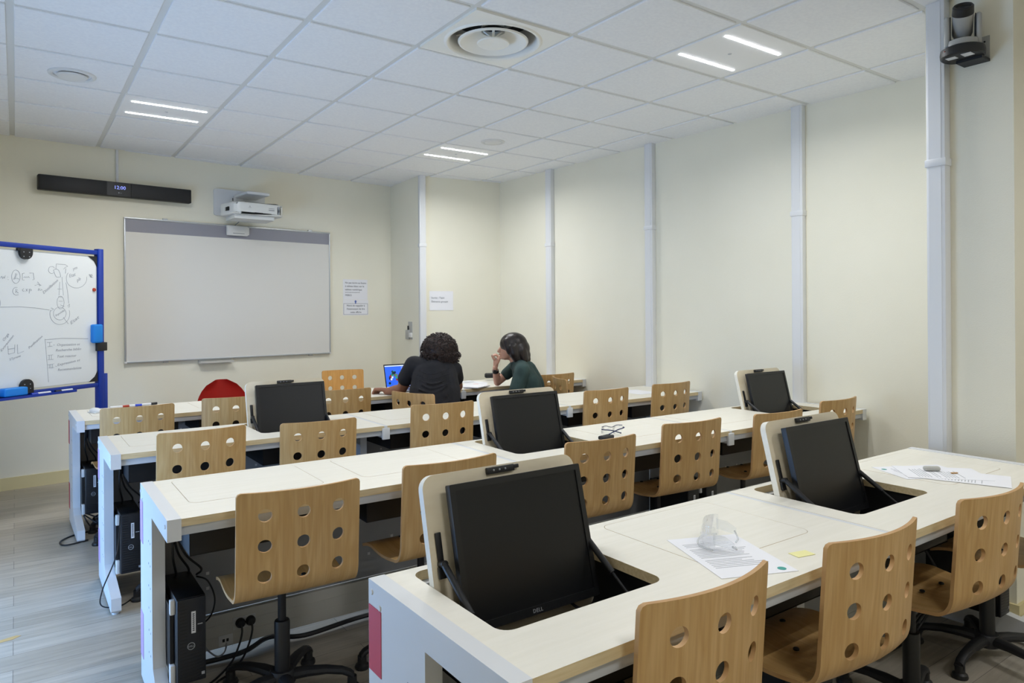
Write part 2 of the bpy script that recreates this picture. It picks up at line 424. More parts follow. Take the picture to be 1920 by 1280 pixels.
# ceiling things
def led_light(i, j, label):
    cx, cy = (i+.5)*.6, (j+.5)*.6
    t = thing('ceiling_light', label, 'ceiling light', (cx, cy, CEIL), 0, 'recessed led ceiling lights')
    m = MB(); s = .3-.012
    m.bb(-s, s, -s, s, 0, .02, bev=.002, seg=1); m.build('panel', M['ledpanel'], t)
    m = MB(); m.sphere((0, .0, -.0005), (.011, .011, .003)); m.build('sensor', M['rail'], t)
    for y in (-.155, .155):
        m = MB(); m.bb(-.238, .238, y-.0085, y+.0085, -.004, -.0005, bev=.0015, seg=1); m.build('light_strip', M['led'], t)
        l = bpy.data.lights.new('lamp', 'AREA'); l.shape = 'RECTANGLE'; l.size = .476; l.size_y = .017; l.energy = LAMP_W; l.spread = R(163); l.color = (.985, .995, 1.)
        lo = bpy.data.objects.new('lamp', l); COL.objects.link(lo); lo.parent = t; lo.location = (0, y, -.0055)
LL = {(-3, 3): 'recessed light panel above the wall speaker bar, left of the far one', (1, 3): 'recessed light panel far back near the corner, beside a round vent',
      (1, -2): 'recessed light panel nearest the ceiling camera on the pillar, right of the large round diffuser', (-3, -2): 'recessed light panel overhead between the camera and the left vent',
      (1, -7): 'recessed light panel behind the pillar at the back right of the room', (-3, -7): 'recessed light panel at the back middle of the room',
      (-7, -2): 'recessed light panel by the middle window', (-7, 3): 'recessed light panel near the window wall at the front', (-7, -7): 'recessed light panel at the back by the windows'}
for ij in LIGHTS: led_light(*ij, LL[ij])
t = thing('air_diffuser', 'large square ceiling plate with round conical white air diffuser', 'air vent', (-.3, -.3, CEIL))
m = MB(); m.prism([(-.287, -.287), (.287, -.287), (.287, .287), (-.287, .287)], -.004, .0095, 'xy', holes=[[(.238*math.cos(2*PI*k/48), .238*math.sin(2*PI*k/48)) for k in range(48)]]); m.prism([(-.34, -.34), (.34, -.34), (.34, .34), (-.34, .34)], .022, .03, 'xy', holes=[[(.238*math.cos(2*PI*k/48), .238*math.sin(2*PI*k/48)) for k in range(48)]]); m.bb(-.3, .3, -.3, .3, .0095, .0215) if False else None; m.bb(-.34, .34, -.34, .34, .125, .14); m.build('face_plate_and_light_cover', M['diff'], t)  # upper slabs are unseen covers added to stop sky light leaking in
m = MB()
for q in ((-.31, -.285, -.31, .31), (.285, .31, -.31, .31), (-.285, .285, -.31, -.285), (-.285, .285, .285, .31)): m.bb(*q, .0092, .03)
m.build('support_frame', M['tbar'], t)
m = MB(); m.lathe([(.262, -.004), (.256, -.011), (.248, -.013), (.240, -.009), (.234, -.002), (.226, .03), (.224, .12)], n=64, m=M['diff'])
m.build('outer_cone', None, t)
m = MB(); m.lathe([(.23, .12), (.0, .12)], n=32); m.build('plenum', M['dk_slot'], t)  # disc coloured dark for the shade inside the plenum
m = MB(); m.lathe([(.188, -.002), (.184, -.010), (.176, -.011), (.10, .034), (.064, .052), (.062, .075)], n=64)
for k in range(4):
    a = k*PI/2+.5; m.tube([(.06*math.cos(a), .06*math.sin(a), .06), (.235*math.cos(a), .235*math.sin(a), .075)], .006, n=6)
m.build('inner_cone', M['diff'], t)
m = MB(); m.lathe([(.186, .001), (.176, -.004), (.10, .040), (.070, .058)], n=64); m.build('cone_back_shade', M['dk_slot'], t)  # dark shell added behind the dish, paints the shade seen through the gap
m = MB(); m.lathe([(.062, .076), (.0, .076)], n=32, m=M['dk_slot'])
m.lathe([(.086, -.010), (.083, -.016), (.076, -.017), (.0, -.006)], n=48, m=M['diff']); m.lathe([(.086, -.010), (.0, .01)], n=48, m=M['diff'])
for k in range(3):
    a = k*2*PI/3; m.tube([(0, 0, .018), (.058*math.cos(a), .058*math.sin(a), .066)], .007, M['diff'], n=6)
m.build('centre_cone', None, t)
t = thing('supply_vent', 'round white ceiling vent with dark ring slot left of the lit panel', 'air vent', (-2.1, 1.553, CEIL))
m = MB(); m.lathe([(.126, 0), (.124, -.008), (.11, -.014), (.100, -.008), (.098, .002)], n=48); m.build('rim', M['white'], t)
m = MB(); m.lathe([(.098, .001), (.0, .001)], n=32); m.build('slot', M['dk_slot'], t)
m = MB(); m.lathe([(.0, -.019), (.074, -.019), (.080, -.014), (.080, -.010), (.0, -.008)], n=48); m.build('centre_disc', M['white'], t)
t = thing('exhaust_vent', 'small round white ceiling vent beside the far light panel', 'air vent', (.92, 1.525, CEIL))
m = MB(); m.lathe([(.102, 0), (.100, -.007), (.088, -.009), (.080, -.004), (.078, .002)], n=48); m.build('rim', M['white'], t)
m = MB(); m.lathe([(.0, -.010), (.066, -.010), (.072, -.006), (.072, .001)], n=48); m.build('centre_disc', M['white'], t)

WORLD_STR = 12.5
EXPO = 0.13
STROKES = [[(-0.66,1.659),(-0.662,1.645),(-0.666,1.633),(-0.673,1.622),(-0.681,1.616),(-0.69,1.613),(-0.699,1.615),(-0.707,1.621),(-0.714,1.631),(-0.718,1.643),(-0.719,1.657),(-0.718,1.67),(-0.713,1.683),(-0.707,1.693),(-0.699,1.7),(-0.69,1.703),(-0.681,1.701),(-0.672,1.695),(-0.666,1.686),(-0.662,1.673),(-0.66,1.659)],[(-0.697,1.644),(-0.687,1.665),(-0.682,1.675),(-0.692,1.679),(-0.697,1.655),(-0.705,1.641)],[(-0.705,1.639),(-0.683,1.649),(-0.668,1.642)],[(-0.795,1.642),(-0.786,1.656),(-0.779,1.64),(-0.772,1.654),(-0.767,1.643),(-0.762,1.662)],[(-0.746,1.653),(-0.744,1.652)],[(-0.743,1.637),(-0.741,1.636)],[(-0.63,1.685),(-0.645,1.682),(-0.645,1.639),(-0.631,1.638)],[(-0.593,1.687),(-0.567,1.689),(-0.56,1.645),(-0.572,1.642)],[(-0.636,1.653),(-0.628,1.661),(-0.623,1.654),(-0.616,1.661),(-0.61,1.655),(-0.604,1.663),(-0.595,1.656)],[(-0.672,1.539),(-0.677,1.537),(-0.682,1.536),(-0.687,1.535),(-0.692,1.536),(-0.697,1.538),(-0.702,1.54),(-0.705,1.543),(-0.708,1.547),(-0.711,1.551),(-0.712,1.556),(-0.712,1.561),(-0.712,1.566),(-0.71,1.571),(-0.708,1.575),(-0.705,1.579),(-0.701,1.582),(-0.696,1.585),(-0.691,1.587),(-0.686,1.587),(-0.681,1.587)],[(-0.693,1.549),(-0.69,1.575),(-0.678,1.571),(-0.688,1.561),(-0.673,1.55)],[(-0.634,1.58),(-0.646,1.572),(-0.641,1.563),(-0.629,1.565)],[(-0.621,1.578),(-0.609,1.563)],[(-0.608,1.579),(-0.621,1.562)],[(-0.596,1.578),(-0.597,1.549)],[(-0.597,1.576),(-0.586,1.579),(-0.58,1.569),(-0.593,1.566)],[(-0.555,1.604),(-0.544,1.607)],[(-0.536,1.629),(-0.526,1.619),(-0.516,1.605),(-0.524,1.602)],[(-0.539,1.614),(-0.508,1.608)],[(-0.532,1.568),(-0.529,1.585),(-0.516,1.581),(-0.526,1.575),(-0.513,1.57)],[(-0.508,1.581),(-0.503,1.571)],[(-0.399,1.724),(-0.416,1.718),(-0.408,1.694),(-0.394,1.669),(-0.361,1.671),(-0.364,1.696),(-0.377,1.72),(-0.397,1.727)],[(-0.397,1.724),(-0.394,1.762),(-0.321,1.762),(-0.304,1.75),(-0.324,1.741),(-0.336,1.728)],[(-0.411,1.702),(-0.415,1.698),(-0.421,1.695),(-0.427,1.693),(-0.433,1.693),(-0.439,1.694),(-0.444,1.697),(-0.449,1.701),(-0.452,1.706),(-0.454,1.712),(-0.454,1.718),(-0.452,1.724),(-0.45,1.73),(-0.446,1.735),(-0.44,1.739),(-0.435,1.741),(-0.428,1.742),(-0.422,1.742),(-0.417,1.74),(-0.412,1.736),(-0.408,1.731)],[(-0.367,1.635),(-0.37,1.605),(-0.374,1.54)],[(-0.35,1.671),(-0.345,1.606),(-0.34,1.54)],[(-0.384,1.585),(-0.351,1.586)],[(-0.319,1.734),(-0.322,1.698)],[(-0.319,1.632),(-0.306,1.572),(-0.298,1.485)],[(-0.306,1.465),(-0.292,1.478),(-0.289,1.46),(-0.301,1.457)],[(-0.334,1.49),(-0.336,1.476),(-0.34,1.463),(-0.346,1.453),(-0.354,1.446),(-0.363,1.444),(-0.371,1.446),(-0.379,1.453),(-0.385,1.463),(-0.389,1.475),(-0.39,1.489),(-0.389,1.503),(-0.385,1.516),(-0.378,1.526),(-0.371,1.533),(-0.362,1.535),(-0.354,1.533),(-0.346,1.527),(-0.34,1.517),(-0.336,1.504),(-0.334,1.49)],[(-0.318,1.411),(-0.321,1.397),(-0.328,1.385),(-0.339,1.375),(-0.353,1.368),(-0.369,1.366),(-0.384,1.369),(-0.398,1.375),(-0.409,1.385),(-0.416,1.398),(-0.418,1.412),(-0.416,1.426),(-0.408,1.438),(-0.398,1.448),(-0.384,1.455),(-0.368,1.457),(-0.353,1.455),(-0.339,1.448),(-0.328,1.438),(-0.32,1.425),(-0.318,1.411)],[(-0.294,1.435),(-0.29,1.421),(-0.29,1.406),(-0.292,1.391),(-0.297,1.378),(-0.304,1.365),(-0.314,1.354),(-0.326,1.345),(-0.34,1.339),(-0.354,1.335),(-0.369,1.334),(-0.384,1.335),(-0.398,1.34),(-0.411,1.346),(-0.422,1.356),(-0.432,1.367),(-0.439,1.379),(-0.443,1.393),(-0.445,1.407),(-0.444,1.421),(-0.44,1.435)],[(-0.379,1.53),(-0.345,1.528)],[(-0.376,1.499),(-0.346,1.499)],[(-0.363,1.472),(-0.332,1.462)],[(-0.148,1.683),(-0.147,1.669),(-0.149,1.655),(-0.154,1.642),(-0.163,1.629),(-0.174,1.618),(-0.187,1.609),(-0.202,1.603),(-0.218,1.598),(-0.235,1.597),(-0.252,1.598),(-0.267,1.602),(-0.281,1.608),(-0.294,1.616),(-0.304,1.626),(-0.311,1.638),(-0.315,1.651),(-0.316,1.664),(-0.314,1.678),(-0.309,1.691),(-0.301,1.703)],[(-0.796,1.455),(-0.657,1.458),(-0.556,1.451),(-0.45,1.437)],[(-0.434,1.451),(-0.415,1.442),(-0.44,1.429)],[(-0.815,1.517),(-0.812,1.516),(-0.809,1.515),(-0.806,1.513),(-0.804,1.51),(-0.802,1.506),(-0.8,1.502),(-0.798,1.497),(-0.797,1.491),(-0.796,1.486),(-0.796,1.48),(-0.797,1.474),(-0.797,1.469),(-0.798,1.463),(-0.8,1.458),(-0.802,1.454),(-0.804,1.45),(-0.807,1.447),(-0.809,1.445),(-0.812,1.443),(-0.815,1.443)],[(-0.128,1.698),(-0.098,1.704),(-0.125,1.69),(-0.095,1.694),(-0.122,1.682),(-0.092,1.681)],[(-0.125,1.703),(-0.104,1.678)],[(-0.341,1.384),(-0.302,1.337)],[(-0.484,1.23),(-0.342,1.236),(-0.138,1.225)],[(-0.484,1.235),(-0.474,1.126),(-0.459,0.933)],[(-0.468,1.21),(-0.43,1.211)],[(-0.449,1.209),(-0.449,1.182)],[(-0.463,1.182),(-0.428,1.183)],[(-0.463,1.121),(-0.423,1.122)],[(-0.453,1.12),(-0.453,1.091)],[(-0.436,1.12),(-0.438,1.091)],[(-0.464,1.089),(-0.42,1.091)],[(-0.466,1.054),(-0.415,1.058)],[(-0.453,1.056),(-0.452,1.031)],[(-0.442,1.056),(-0.44,1.031)],[(-0.429,1.057),(-0.427,1.032)],[(-0.459,1.031),(-0.418,1.031)],[(-0.748,1.199),(-0.745,1.145),(-0.703,1.152),(-0.7,1.206)],[(-0.746,1.178),(-0.702,1.182)],[(-0.683,1.205),(-0.681,1.144),(-0.639,1.158)],[(-0.42,1.19),(-0.411,1.19)],[(-0.404,1.04),(-0.396,1.039)]]
TEXTS = [('Organisation et', (-0.395, 1.182), (-0.207, 1.178), 0.019), ('Recherche biblio', (-0.404, 1.143), (-0.198, 1.144), 0.019), ('Test reactor', (-0.396, 1.099), (-0.237, 1.097), 0.019), ('Expression et', (-0.391, 1.039), (-0.205, 1.064), 0.019), ('Recommandations', (-0.388, 1.004), (-0.196, 1.006), 0.019), ('STyrene', (-0.737, 1.101), (-0.659, 1.123), 0.016), ('Extraction', (-0.791, 1.162), (-0.705, 1.263), 0.015), ('Orga', (-0.774, 1.228), (-0.738, 1.275), 0.018), ('Purification', (-0.601, 1.17), (-0.5, 1.251), 0.016), ('Distillation', (-0.492, 1.545), (-0.378, 1.643), 0.019), ('ym', (-0.261, 1.724), (-0.223, 1.739), 0.021), ('Etat', (-0.291, 1.669), (-0.236, 1.687), 0.026), ('pb', (-0.227, 1.641), (-0.194, 1.66), 0.024), ('liquide', (-0.402, 1.389), (-0.329, 1.429), 0.015), ('Etat', (-0.282, 1.329), (-0.208, 1.38), 0.023)]
# ------------------------------------------------------------------ desks
DD = .61            # desk depth
TZ = .75
ST = [(.10, .58), (.735, 1.21)]
CY0, CY1 = .178, .583
def frame_poly():
    return [(.0, .682), (.0, .752), (DD, .752), (DD, 0.012), (.03, .012), (.022, .02), (.022, .078), (.26, .118), (.312, .155), (.322, .22), (.322, .684), (.04, .682)]
def make_desk(name, label, loc, rz, W, left, right, states, sticker=None, sockets=False):
    t = thing(name, label, 'desk', loc, rz, None)
    x0 = .036 if left == 'end' else .0105; x1 = W-.036 if right == 'end' else W-.0105
    holes = [rrect(a, b, CY0, CY1, .035) for a, b in ST]
    m = MB(); m.prism([(x0, 0.002), (x1, .002), (x1, DD), (x0, DD)], TZ-.025, TZ, 'xy', M['maple'], holes, M['maple_edge'])
    m.build('tabletop', None, t, smooth=False)
    m = MB(); m.bb(x0, x1, .012, .04, TZ-.056, TZ-.026, bev=.003); m.bb(x0, x1, DD-.05, DD-.02, TZ-.056, TZ-.026); m.build('front_rail', M['rail'], t)
    def leg(xa, xb, flip, joint):
        m = MB()
        if joint:
            m.prism([(.012, .682), (.012, .724), (DD-.01, .724), (DD-.01, .012), (.03, .012), (.022, .02), (.022, .078), (.26, .118), (.312, .155), (.322, .22), (.322, .684), (.04, .682)], xa, xb, 'yz')
            m.bb(-.010, .010, .002, DD, .72, TZ-.0004); m.bb(xa-.002, xb+.002, -.004, .012, .672, .738, bev=.003)
        else:
            m.prism(frame_poly(), xa, xb, 'yz')
            xo = xa if not flip else xb; sg = -1 if not flip else 1
            for (yy, zz) in ((.59, .725), (.545, .70), (.03, .725)):
                m.cyl((xo, yy, zz), (xo+sg*.003, yy, zz), .008, .006, n=12)
        m.cyl(((xa+xb)/2, .05, 0), ((xa+xb)/2, .05, .014), .016, n=12); m.cyl(((xa+xb)/2, .58, 0), ((xa+xb)/2, .58, .014), .016, n=12)
        o = m.build('end_frame', M['white_metal'], t, ang=25)
        if not joint and not flip and sticker:
            for (za, zb) in ((.535, .692), (.10, .27)):
                q = MB(); q.bb(xa-.0016, xa-.0002, .538, .606, za, zb); q.build('sticker', M[sticker], o)
        if not joint:
            q = MB()
            xo = xa if not flip else xb; sg = -.0008 if not flip else .0008
            for zz in [.18+.08*k for k in range(6)]:
                for yy in (.36, .40): q.bb(min(xo, xo+sg), max(xo, xo+sg), yy-.003, yy+.003, zz, zz+.006)
            q.build('screw_holes', M['greyplastic'], o)
    if left == 'end': leg(0, .042, False, False)
    else: leg(-.021, .021, False, True)
    if right == 'end': leg(W-.042, W, True, False)
    # modesty panel; white squares stand for light seen through its holes
    m = MB(); m.bb(.045, W-.025, DD-.028, DD-.024, .195, .69, M['modesty'])
    for zz in (.30, .36, .50, .56, .64):
        for k in range(int(W/.115)):
            xx = .12+k*.1150
            if xx < W-.06 and (k*7+int(zz*100)) % 5 != 0: m.bb(xx-.006, xx+.006, DD-.0292, DD-.0280, zz-.006, zz+.006, M['white'])
    m.build('modesty_panel', None, t, smooth=False)
    m = MB(); m.bb(.045, W-.022, DD-.05, DD-.005, .055, .192, bev=.006); m.bb(.05, W-.03, DD-.0515, DD-.05, .10, .104); m.bb(.05, W-.03, DD-.0515, DD-.05, .145, .149)
    m.build('cable_duct', M['offwhite'], t)
    for (a, b), stt in zip(ST, states):
        # housing under the opening: five thin sheets, open at the top
        m = MB(); z0, z1, xa, xb, ya, yb = .585, TZ-.027, a-.012, b+.012, .13, DD-.032
        m.bb(xa, xb, ya, yb, z0, z0+.003); m.bb(xa, xa+.003, ya, yb, z0, z1); m.bb(xb-.003, xb, ya, yb, z0, z1)
        m.bb(xa, xb, ya, ya+.003, z0, z1); m.bb(xa, xb, yb-.003, yb, z0, z1)
        m.build('screen_housing', M['black_box'], t, smooth=False)
        if stt == 'closed':
            m = MB(); gp = .0015
            m.prism(rrect(a+gp, b-gp, CY0+gp, CY1-gp, .033), TZ-.022, TZ+.0002, 'xy', M['maple'], (), M['maple_edge'])
            m.build('flap_lid', None, t, smooth=False)
        else:
            th = math.atan(.25)
            fx = frame(((a+b)/2, .5255, 1.001), (1, 0, 0), (0, math.sin(th), math.cos(th)))   # y axis runs up the lid, z towards the sitter
            w = (b-a)/2-.001
            m = MB(); m.xf = fx
            m.prism(rrect(-w, w, -.405, 0, .034), -.022, 0, 'xy', M['lidwood'], (), M['maple'])
            lid = m.build('flap_lid', None, t, ang=30)
            m = MB(); m.xf = fx
            m.box((-.012, -.012, .006), (.085, .017, .011), M['black'], bev=.002); m.box((.035, -.010, .007), (.02, .010, .010), M['black'], bev=.002)
            for k in range(3): m.sphere((-.035+k*.018, -.012, .0115), (.003, .003, .002), M['greyplastic'], 8, 6)
            m.build('latch', None, lid)
            for sg in (-1, 1):
                m = MB(); m.xf = fx
                m.box((sg*(w-.024), -.178, .004), (.016, .085, .006), M['black'], bev=.002)
                m.cyl((sg*(w-.024), -.208, .0), (sg*(w-.024), -.208, .024), .009, n=12, m=M['black'])
                m.box((sg*(w-.024), -.228, .006), (.022, .028, .008), M['black'], bev=.002)
                m.xf = Matrix.Identity(4)
                p = fx @ Vector((sg*(w-.024), -.208, .018)); q = Vector((p.x, .235, .66))
                mid = p.lerp(q, .55)
                m.tube([p, mid], .0085, M['black'], 12); m.tube([mid, q], .0038, M['black'], 8)
                m.build('gas_strut', None, lid)
    if sockets:
        m = MB(); y = DD-.053
        m.bb(.325, .415, y, y+.004, .115, .165, M['white'], bev=.002); m.bb(.27, .325, y, y+.004, .062, .105, M['white'], bev=.002)
        m.bb(.284, .293, y-.001, y+.001, .078, .09, M['dk_slot']); m.bb(.299, .308, y-.001, y+.001, .078, .09, M['dk_slot'])
        m.build('wall_sockets', None, t)
    return t
def make_monitor(label, desk, st):
    a, b = st; th = math.atan(.25)
    t = thing('monitor', label, 'monitor', (0, 0, 0), 0, 'flip-up desk monitors')
    wl = desk.matrix_basis.copy() if False else Matrix.LocRotScale(desk.location, desk.rotation_euler, None)
    fx = frame(((a+b)/2+.012, .522, .988), (1, 0, 0), (0, math.sin(th), math.cos(th)))
    t.matrix_basis = wl @ fx @ Matrix.Translation((0, -.359, .05))    # origin at the bottom centre of the screen front
    W2, Hh = .205, .343
    m = MB(); m.prism(rrect(-W2, W2, 0, Hh, .004, 3), -.020, 0, 'xy', M['bezel'], holes=[rrect(-W2+.0155, W2-.0155, .020, Hh-.0155, .001, 2)])
    m.bb(-W2+.004, W2-.004, .004, Hh-.004, -.021, -.012, M['bezel']); m.build('bezel', None, t)
    m = MB(); m.bb(-W2+.014, W2-.014, .018, Hh-.014, -.012, -.0035); m.build('screen', M['screen'], t, smooth=False)
    m = MB(); m.box((0, .16, -.026), (.30, .22, .014), bev=.004); m.box((0, .17, -.0405), (.11, .11, .018)); m.build('back_cover', M['black_soft'], t)
    text_mesh('DELL', .013, M['grey_print'], Matrix.Translation((0, .0055, .0002)), 'CENTER', 'logo', t, spacing=1.1)
    m = MB(); m.tube(spline([(.10, .03, -.03), (.14, -.02, -.02), (.17, -.03, .03), (.12, -.05, .05), (.02, -.05, .02)], 6), .004, n=8); m.build('cable', M['black'], t)
    return t

ROWS = {1: ((-2.085, 1.612, 0), R(.9), 1.39), 2: ((-2.03, .312, 0), 0., 1.3817), 3: ((-2.0, -.973, 0), R(-.4), 1.385), 4: ((-1.683, -2.402, 0), 0., 1.374)}
def row_pt(r, x, y, z=0):
    (o, rz, w) = ROWS[r]
    return Vector((o[0]+x*math.cos(rz)-y*math.sin(rz), o[1]+x*math.sin(rz)+y*math.cos(rz), z))
SPEC = [
 (1, 0, 'end', 'none', ('closed', 'closed'), 'red', 'pale maple desk at the farthest row\'s left end, red stickers on its white frame'),
 (1, 1, 'joint', 'none', ('closed', 'closed'), None, 'pale maple desk holding the open laptop in the farthest row'),
 (1, 2, 'joint', 'end', ('closed', 'closed'), None, 'pale maple desk at the farthest row\'s right end, woman in green leaning on it'),
 (2, 0, 'end', 'none', ('closed', 'open'), 'mauve', 'pale maple desk at the left end of the second farthest row, one flap raised'),
 (2, 1, 'joint', 'none', ('closed', 'closed'), None, 'pale maple desk in the middle of the second farthest row, behind the middle raised flap'),
 (2, 2, 'joint', 'end', ('closed', 'closed'), None, 'pale maple desk at the right end of the second farthest row, a paper on it'),
 (3, 0, 'end', 'none', ('closed', 'closed'), 'mauve', 'pale maple desk at the second nearest row\'s left end, closed flaps, mauve stickers'),
 (3, 1, 'joint', 'none', ('open', 'closed'), None, 'middle pale maple desk of the second nearest row, raised flap and safety glasses on it'),
 (3, 2, 'joint', 'end', ('closed', 'open'), None, 'pale maple desk at the second nearest row\'s right end, raised flap by the wall'),
 (4, 0, 'end', 'none', ('open', 'closed'), 'red', 'nearest pale maple desk on the left, large raised flap, red sticker on its white side'),
 (4, 1, 'joint', 'end', ('open', 'closed'), None, 'pale maple desk of the nearest row at the pillar, raised flap and papers on it'),
]
DESK = {}
for r, k, l, rt, stt, stk, lab in SPEC:
    o, rz, W = ROWS[r]
    DESK[(r, k)] = make_desk('training_desk', lab, row_pt(r, W*k, 0), rz, W, l, rt, stt, stk, sockets=(r == 3 and k == 0))
make_monitor('large nearest black monitor mounted on the raised flap of the nearest desk', DESK[(4, 0)], ST[0])
make_monitor('black monitor on the raised flap by the pillar, right part of the nearest row', DESK[(4, 1)], ST[0])
make_monitor('black monitor on the raised flap mid-way along the second nearest row', DESK[(3, 1)], ST[0])
make_monitor('black monitor on the raised flap farthest right, against the right wall', DESK[(3, 2)], ST[1])
make_monitor('farthest left black monitor, on the raised flap in front of the red chair', DESK[(2, 0)], ST[1])

# desktop computers hung on the desk frames
def make_pc(r, k, side, label):
    W = ROWS[r][2]
    x = {'l': .058 if k == 0 else .030, 'r': W-.058-.094 if (k == 2 or r == 4 and k == 1) else W-.03-.094}[side]
    t = thing('desktop_computer', label, 'computer', row_pt(r, W*k+x, .195, .128), ROWS[r][1], 'computers hung under the desks')
    w, d, h = .094, .29, .292
    m = MB(); m.bb(0, w, .012, d, 0, h, bev=.003); m.build('case', M['pc_body'], t)
    m = MB(); m.bb(.001, w-.001, 0, .0125, .001, h-.001, M['pc'], bev=.004)
    for q in range(24):
        zz = .012+q*.0115
        if zz > .145 and False: continue
        m.bb(.008, w-.008 if zz < .13 else .034, -.0006, .001, zz, zz+.004, M['pc_body'])
    fp = m.build('front_panel', None, t)
    m = MB(); m.bb(.046, .060, -.0012, 0.001, .17, .245, M['label'])
    for q in range(9): m.bb(.050, .056, -.0016, -.0011, .178+q*.007, .182+q*.007, M['dark_print'])
    m.build('inventory_label', None, fp)
    fr = frame((.045, -.0008, .127), (1, 0, 0), (0, 0, 1))
    m = MB(); m.xf = fr
    m.prism([(.0125*math.cos(2*PI*q/28), .0125*math.sin(2*PI*q/28)) for q in range(28)], 0, .0006, 'xy', M['grey_print'], holes=[[(.0105*math.cos(2*PI*q/28), .0105*math.sin(2*PI*q/28)) for q in range(28)]])
    m.build('logo_ring', None, fp)
    text_mesh('DELL', .0085, M['grey_print'], fr @ Matrix.Translation((0, -.003, .0002)), 'CENTER', 'logo', fp)
    m = MB(); m.bb(.068, .071, -.0012, .001, .17, .185, M['dk_slot']); m.bb(.075, .078, -.0012, .001, .17, .185, M['dk_slot']); m.bb(.066, .082, -.0012, .001, .196, .199, M['grey_print']); m.bb(.078, .088, -.0012, .001, .02, .03, M['grey_print'])
    m.build('ports', None, fp)
    m = MB()
    xs = -.016 if side == 'l' else w
    m.bb(xs, xs+.016, .03, .05, .235, .285, M['white'], bev=.002); m.bb(xs, xs+.016, .03, .06, -.004, .06, M['white'], bev=.002); m.bb(xs+.002, xs+.014, .05, .25, .03, .26, M['black'])
    m.build('mounting_bracket', None, t)
    return t
make_pc(3, 0, 'l', 'nearest fully visible black slim computer, under the second nearest row\'s left end')
make_pc(2, 0, 'l', 'black slim computer under the left end of the second farthest row')
make_pc(1, 0, 'l', 'black slim computer under the left end of the farthest row')
make_pc(4, 0, 'l', 'black slim computer under the nearest desk, behind the white side with the red sticker')
make_pc(4, 1, 'r', 'black slim computer under the nearest row beside the pillar baseboard')
make_pc(3, 2, 'l', 'black slim computer under the second nearest row, right one of the pair there')
make_pc(3, 1, 'r', 'black slim computer under the second nearest row, left one of the pair there')
make_pc(2, 1, 'l', 'black slim computer under the middle of the second farthest row')
make_pc(4, 0, 'r', 'black slim computer under the nearest row, left one at the frame joint')

# ------------------------------------------------------------------ chairs
def shell_fn(lean=.02, sag=.042):
    SB, RC, SS = .285, .085, .30      # straight back, bend radius, straight seat
    LA = RC*PI/2
    def f(u, s):
        # u across (-.205...205), s along from the back's top edge; returns point and thickness direction (towards the sitter)
        bow = sag*((abs(u)/.205)**2-.5) if True else 0
        if s < SB:
            t = s/SB; p = Vector((u, -lean*(1-t), SB+RC-s)); n = Vector((0, 1, 0)); k = 1.
        elif s < SB+LA:
            a = (s-SB)/RC; p = Vector((u, RC-RC*math.cos(a), RC-RC*math.sin(a))); n = Vector((0, math.cos(a), math.sin(a))); k = max(0, 1-(s-SB)/LA)
        else:
            q = s-SB-LA; p = Vector((u, RC+q, 0)); n = Vector((0, 0, 1)); k = 0.
            if q > SS-.10:
                e = (q-(SS-.10))/.10; p.z -= .022*e*e; n = Vector((0, .35*e, 1)).normalized()
            else: p.z -= .010*math.sin(PI*min(1, q/.2))
        k = k*k*(3-2*k)
        p.y += bow*k
        return p, n
    return f, SB+LA+SS
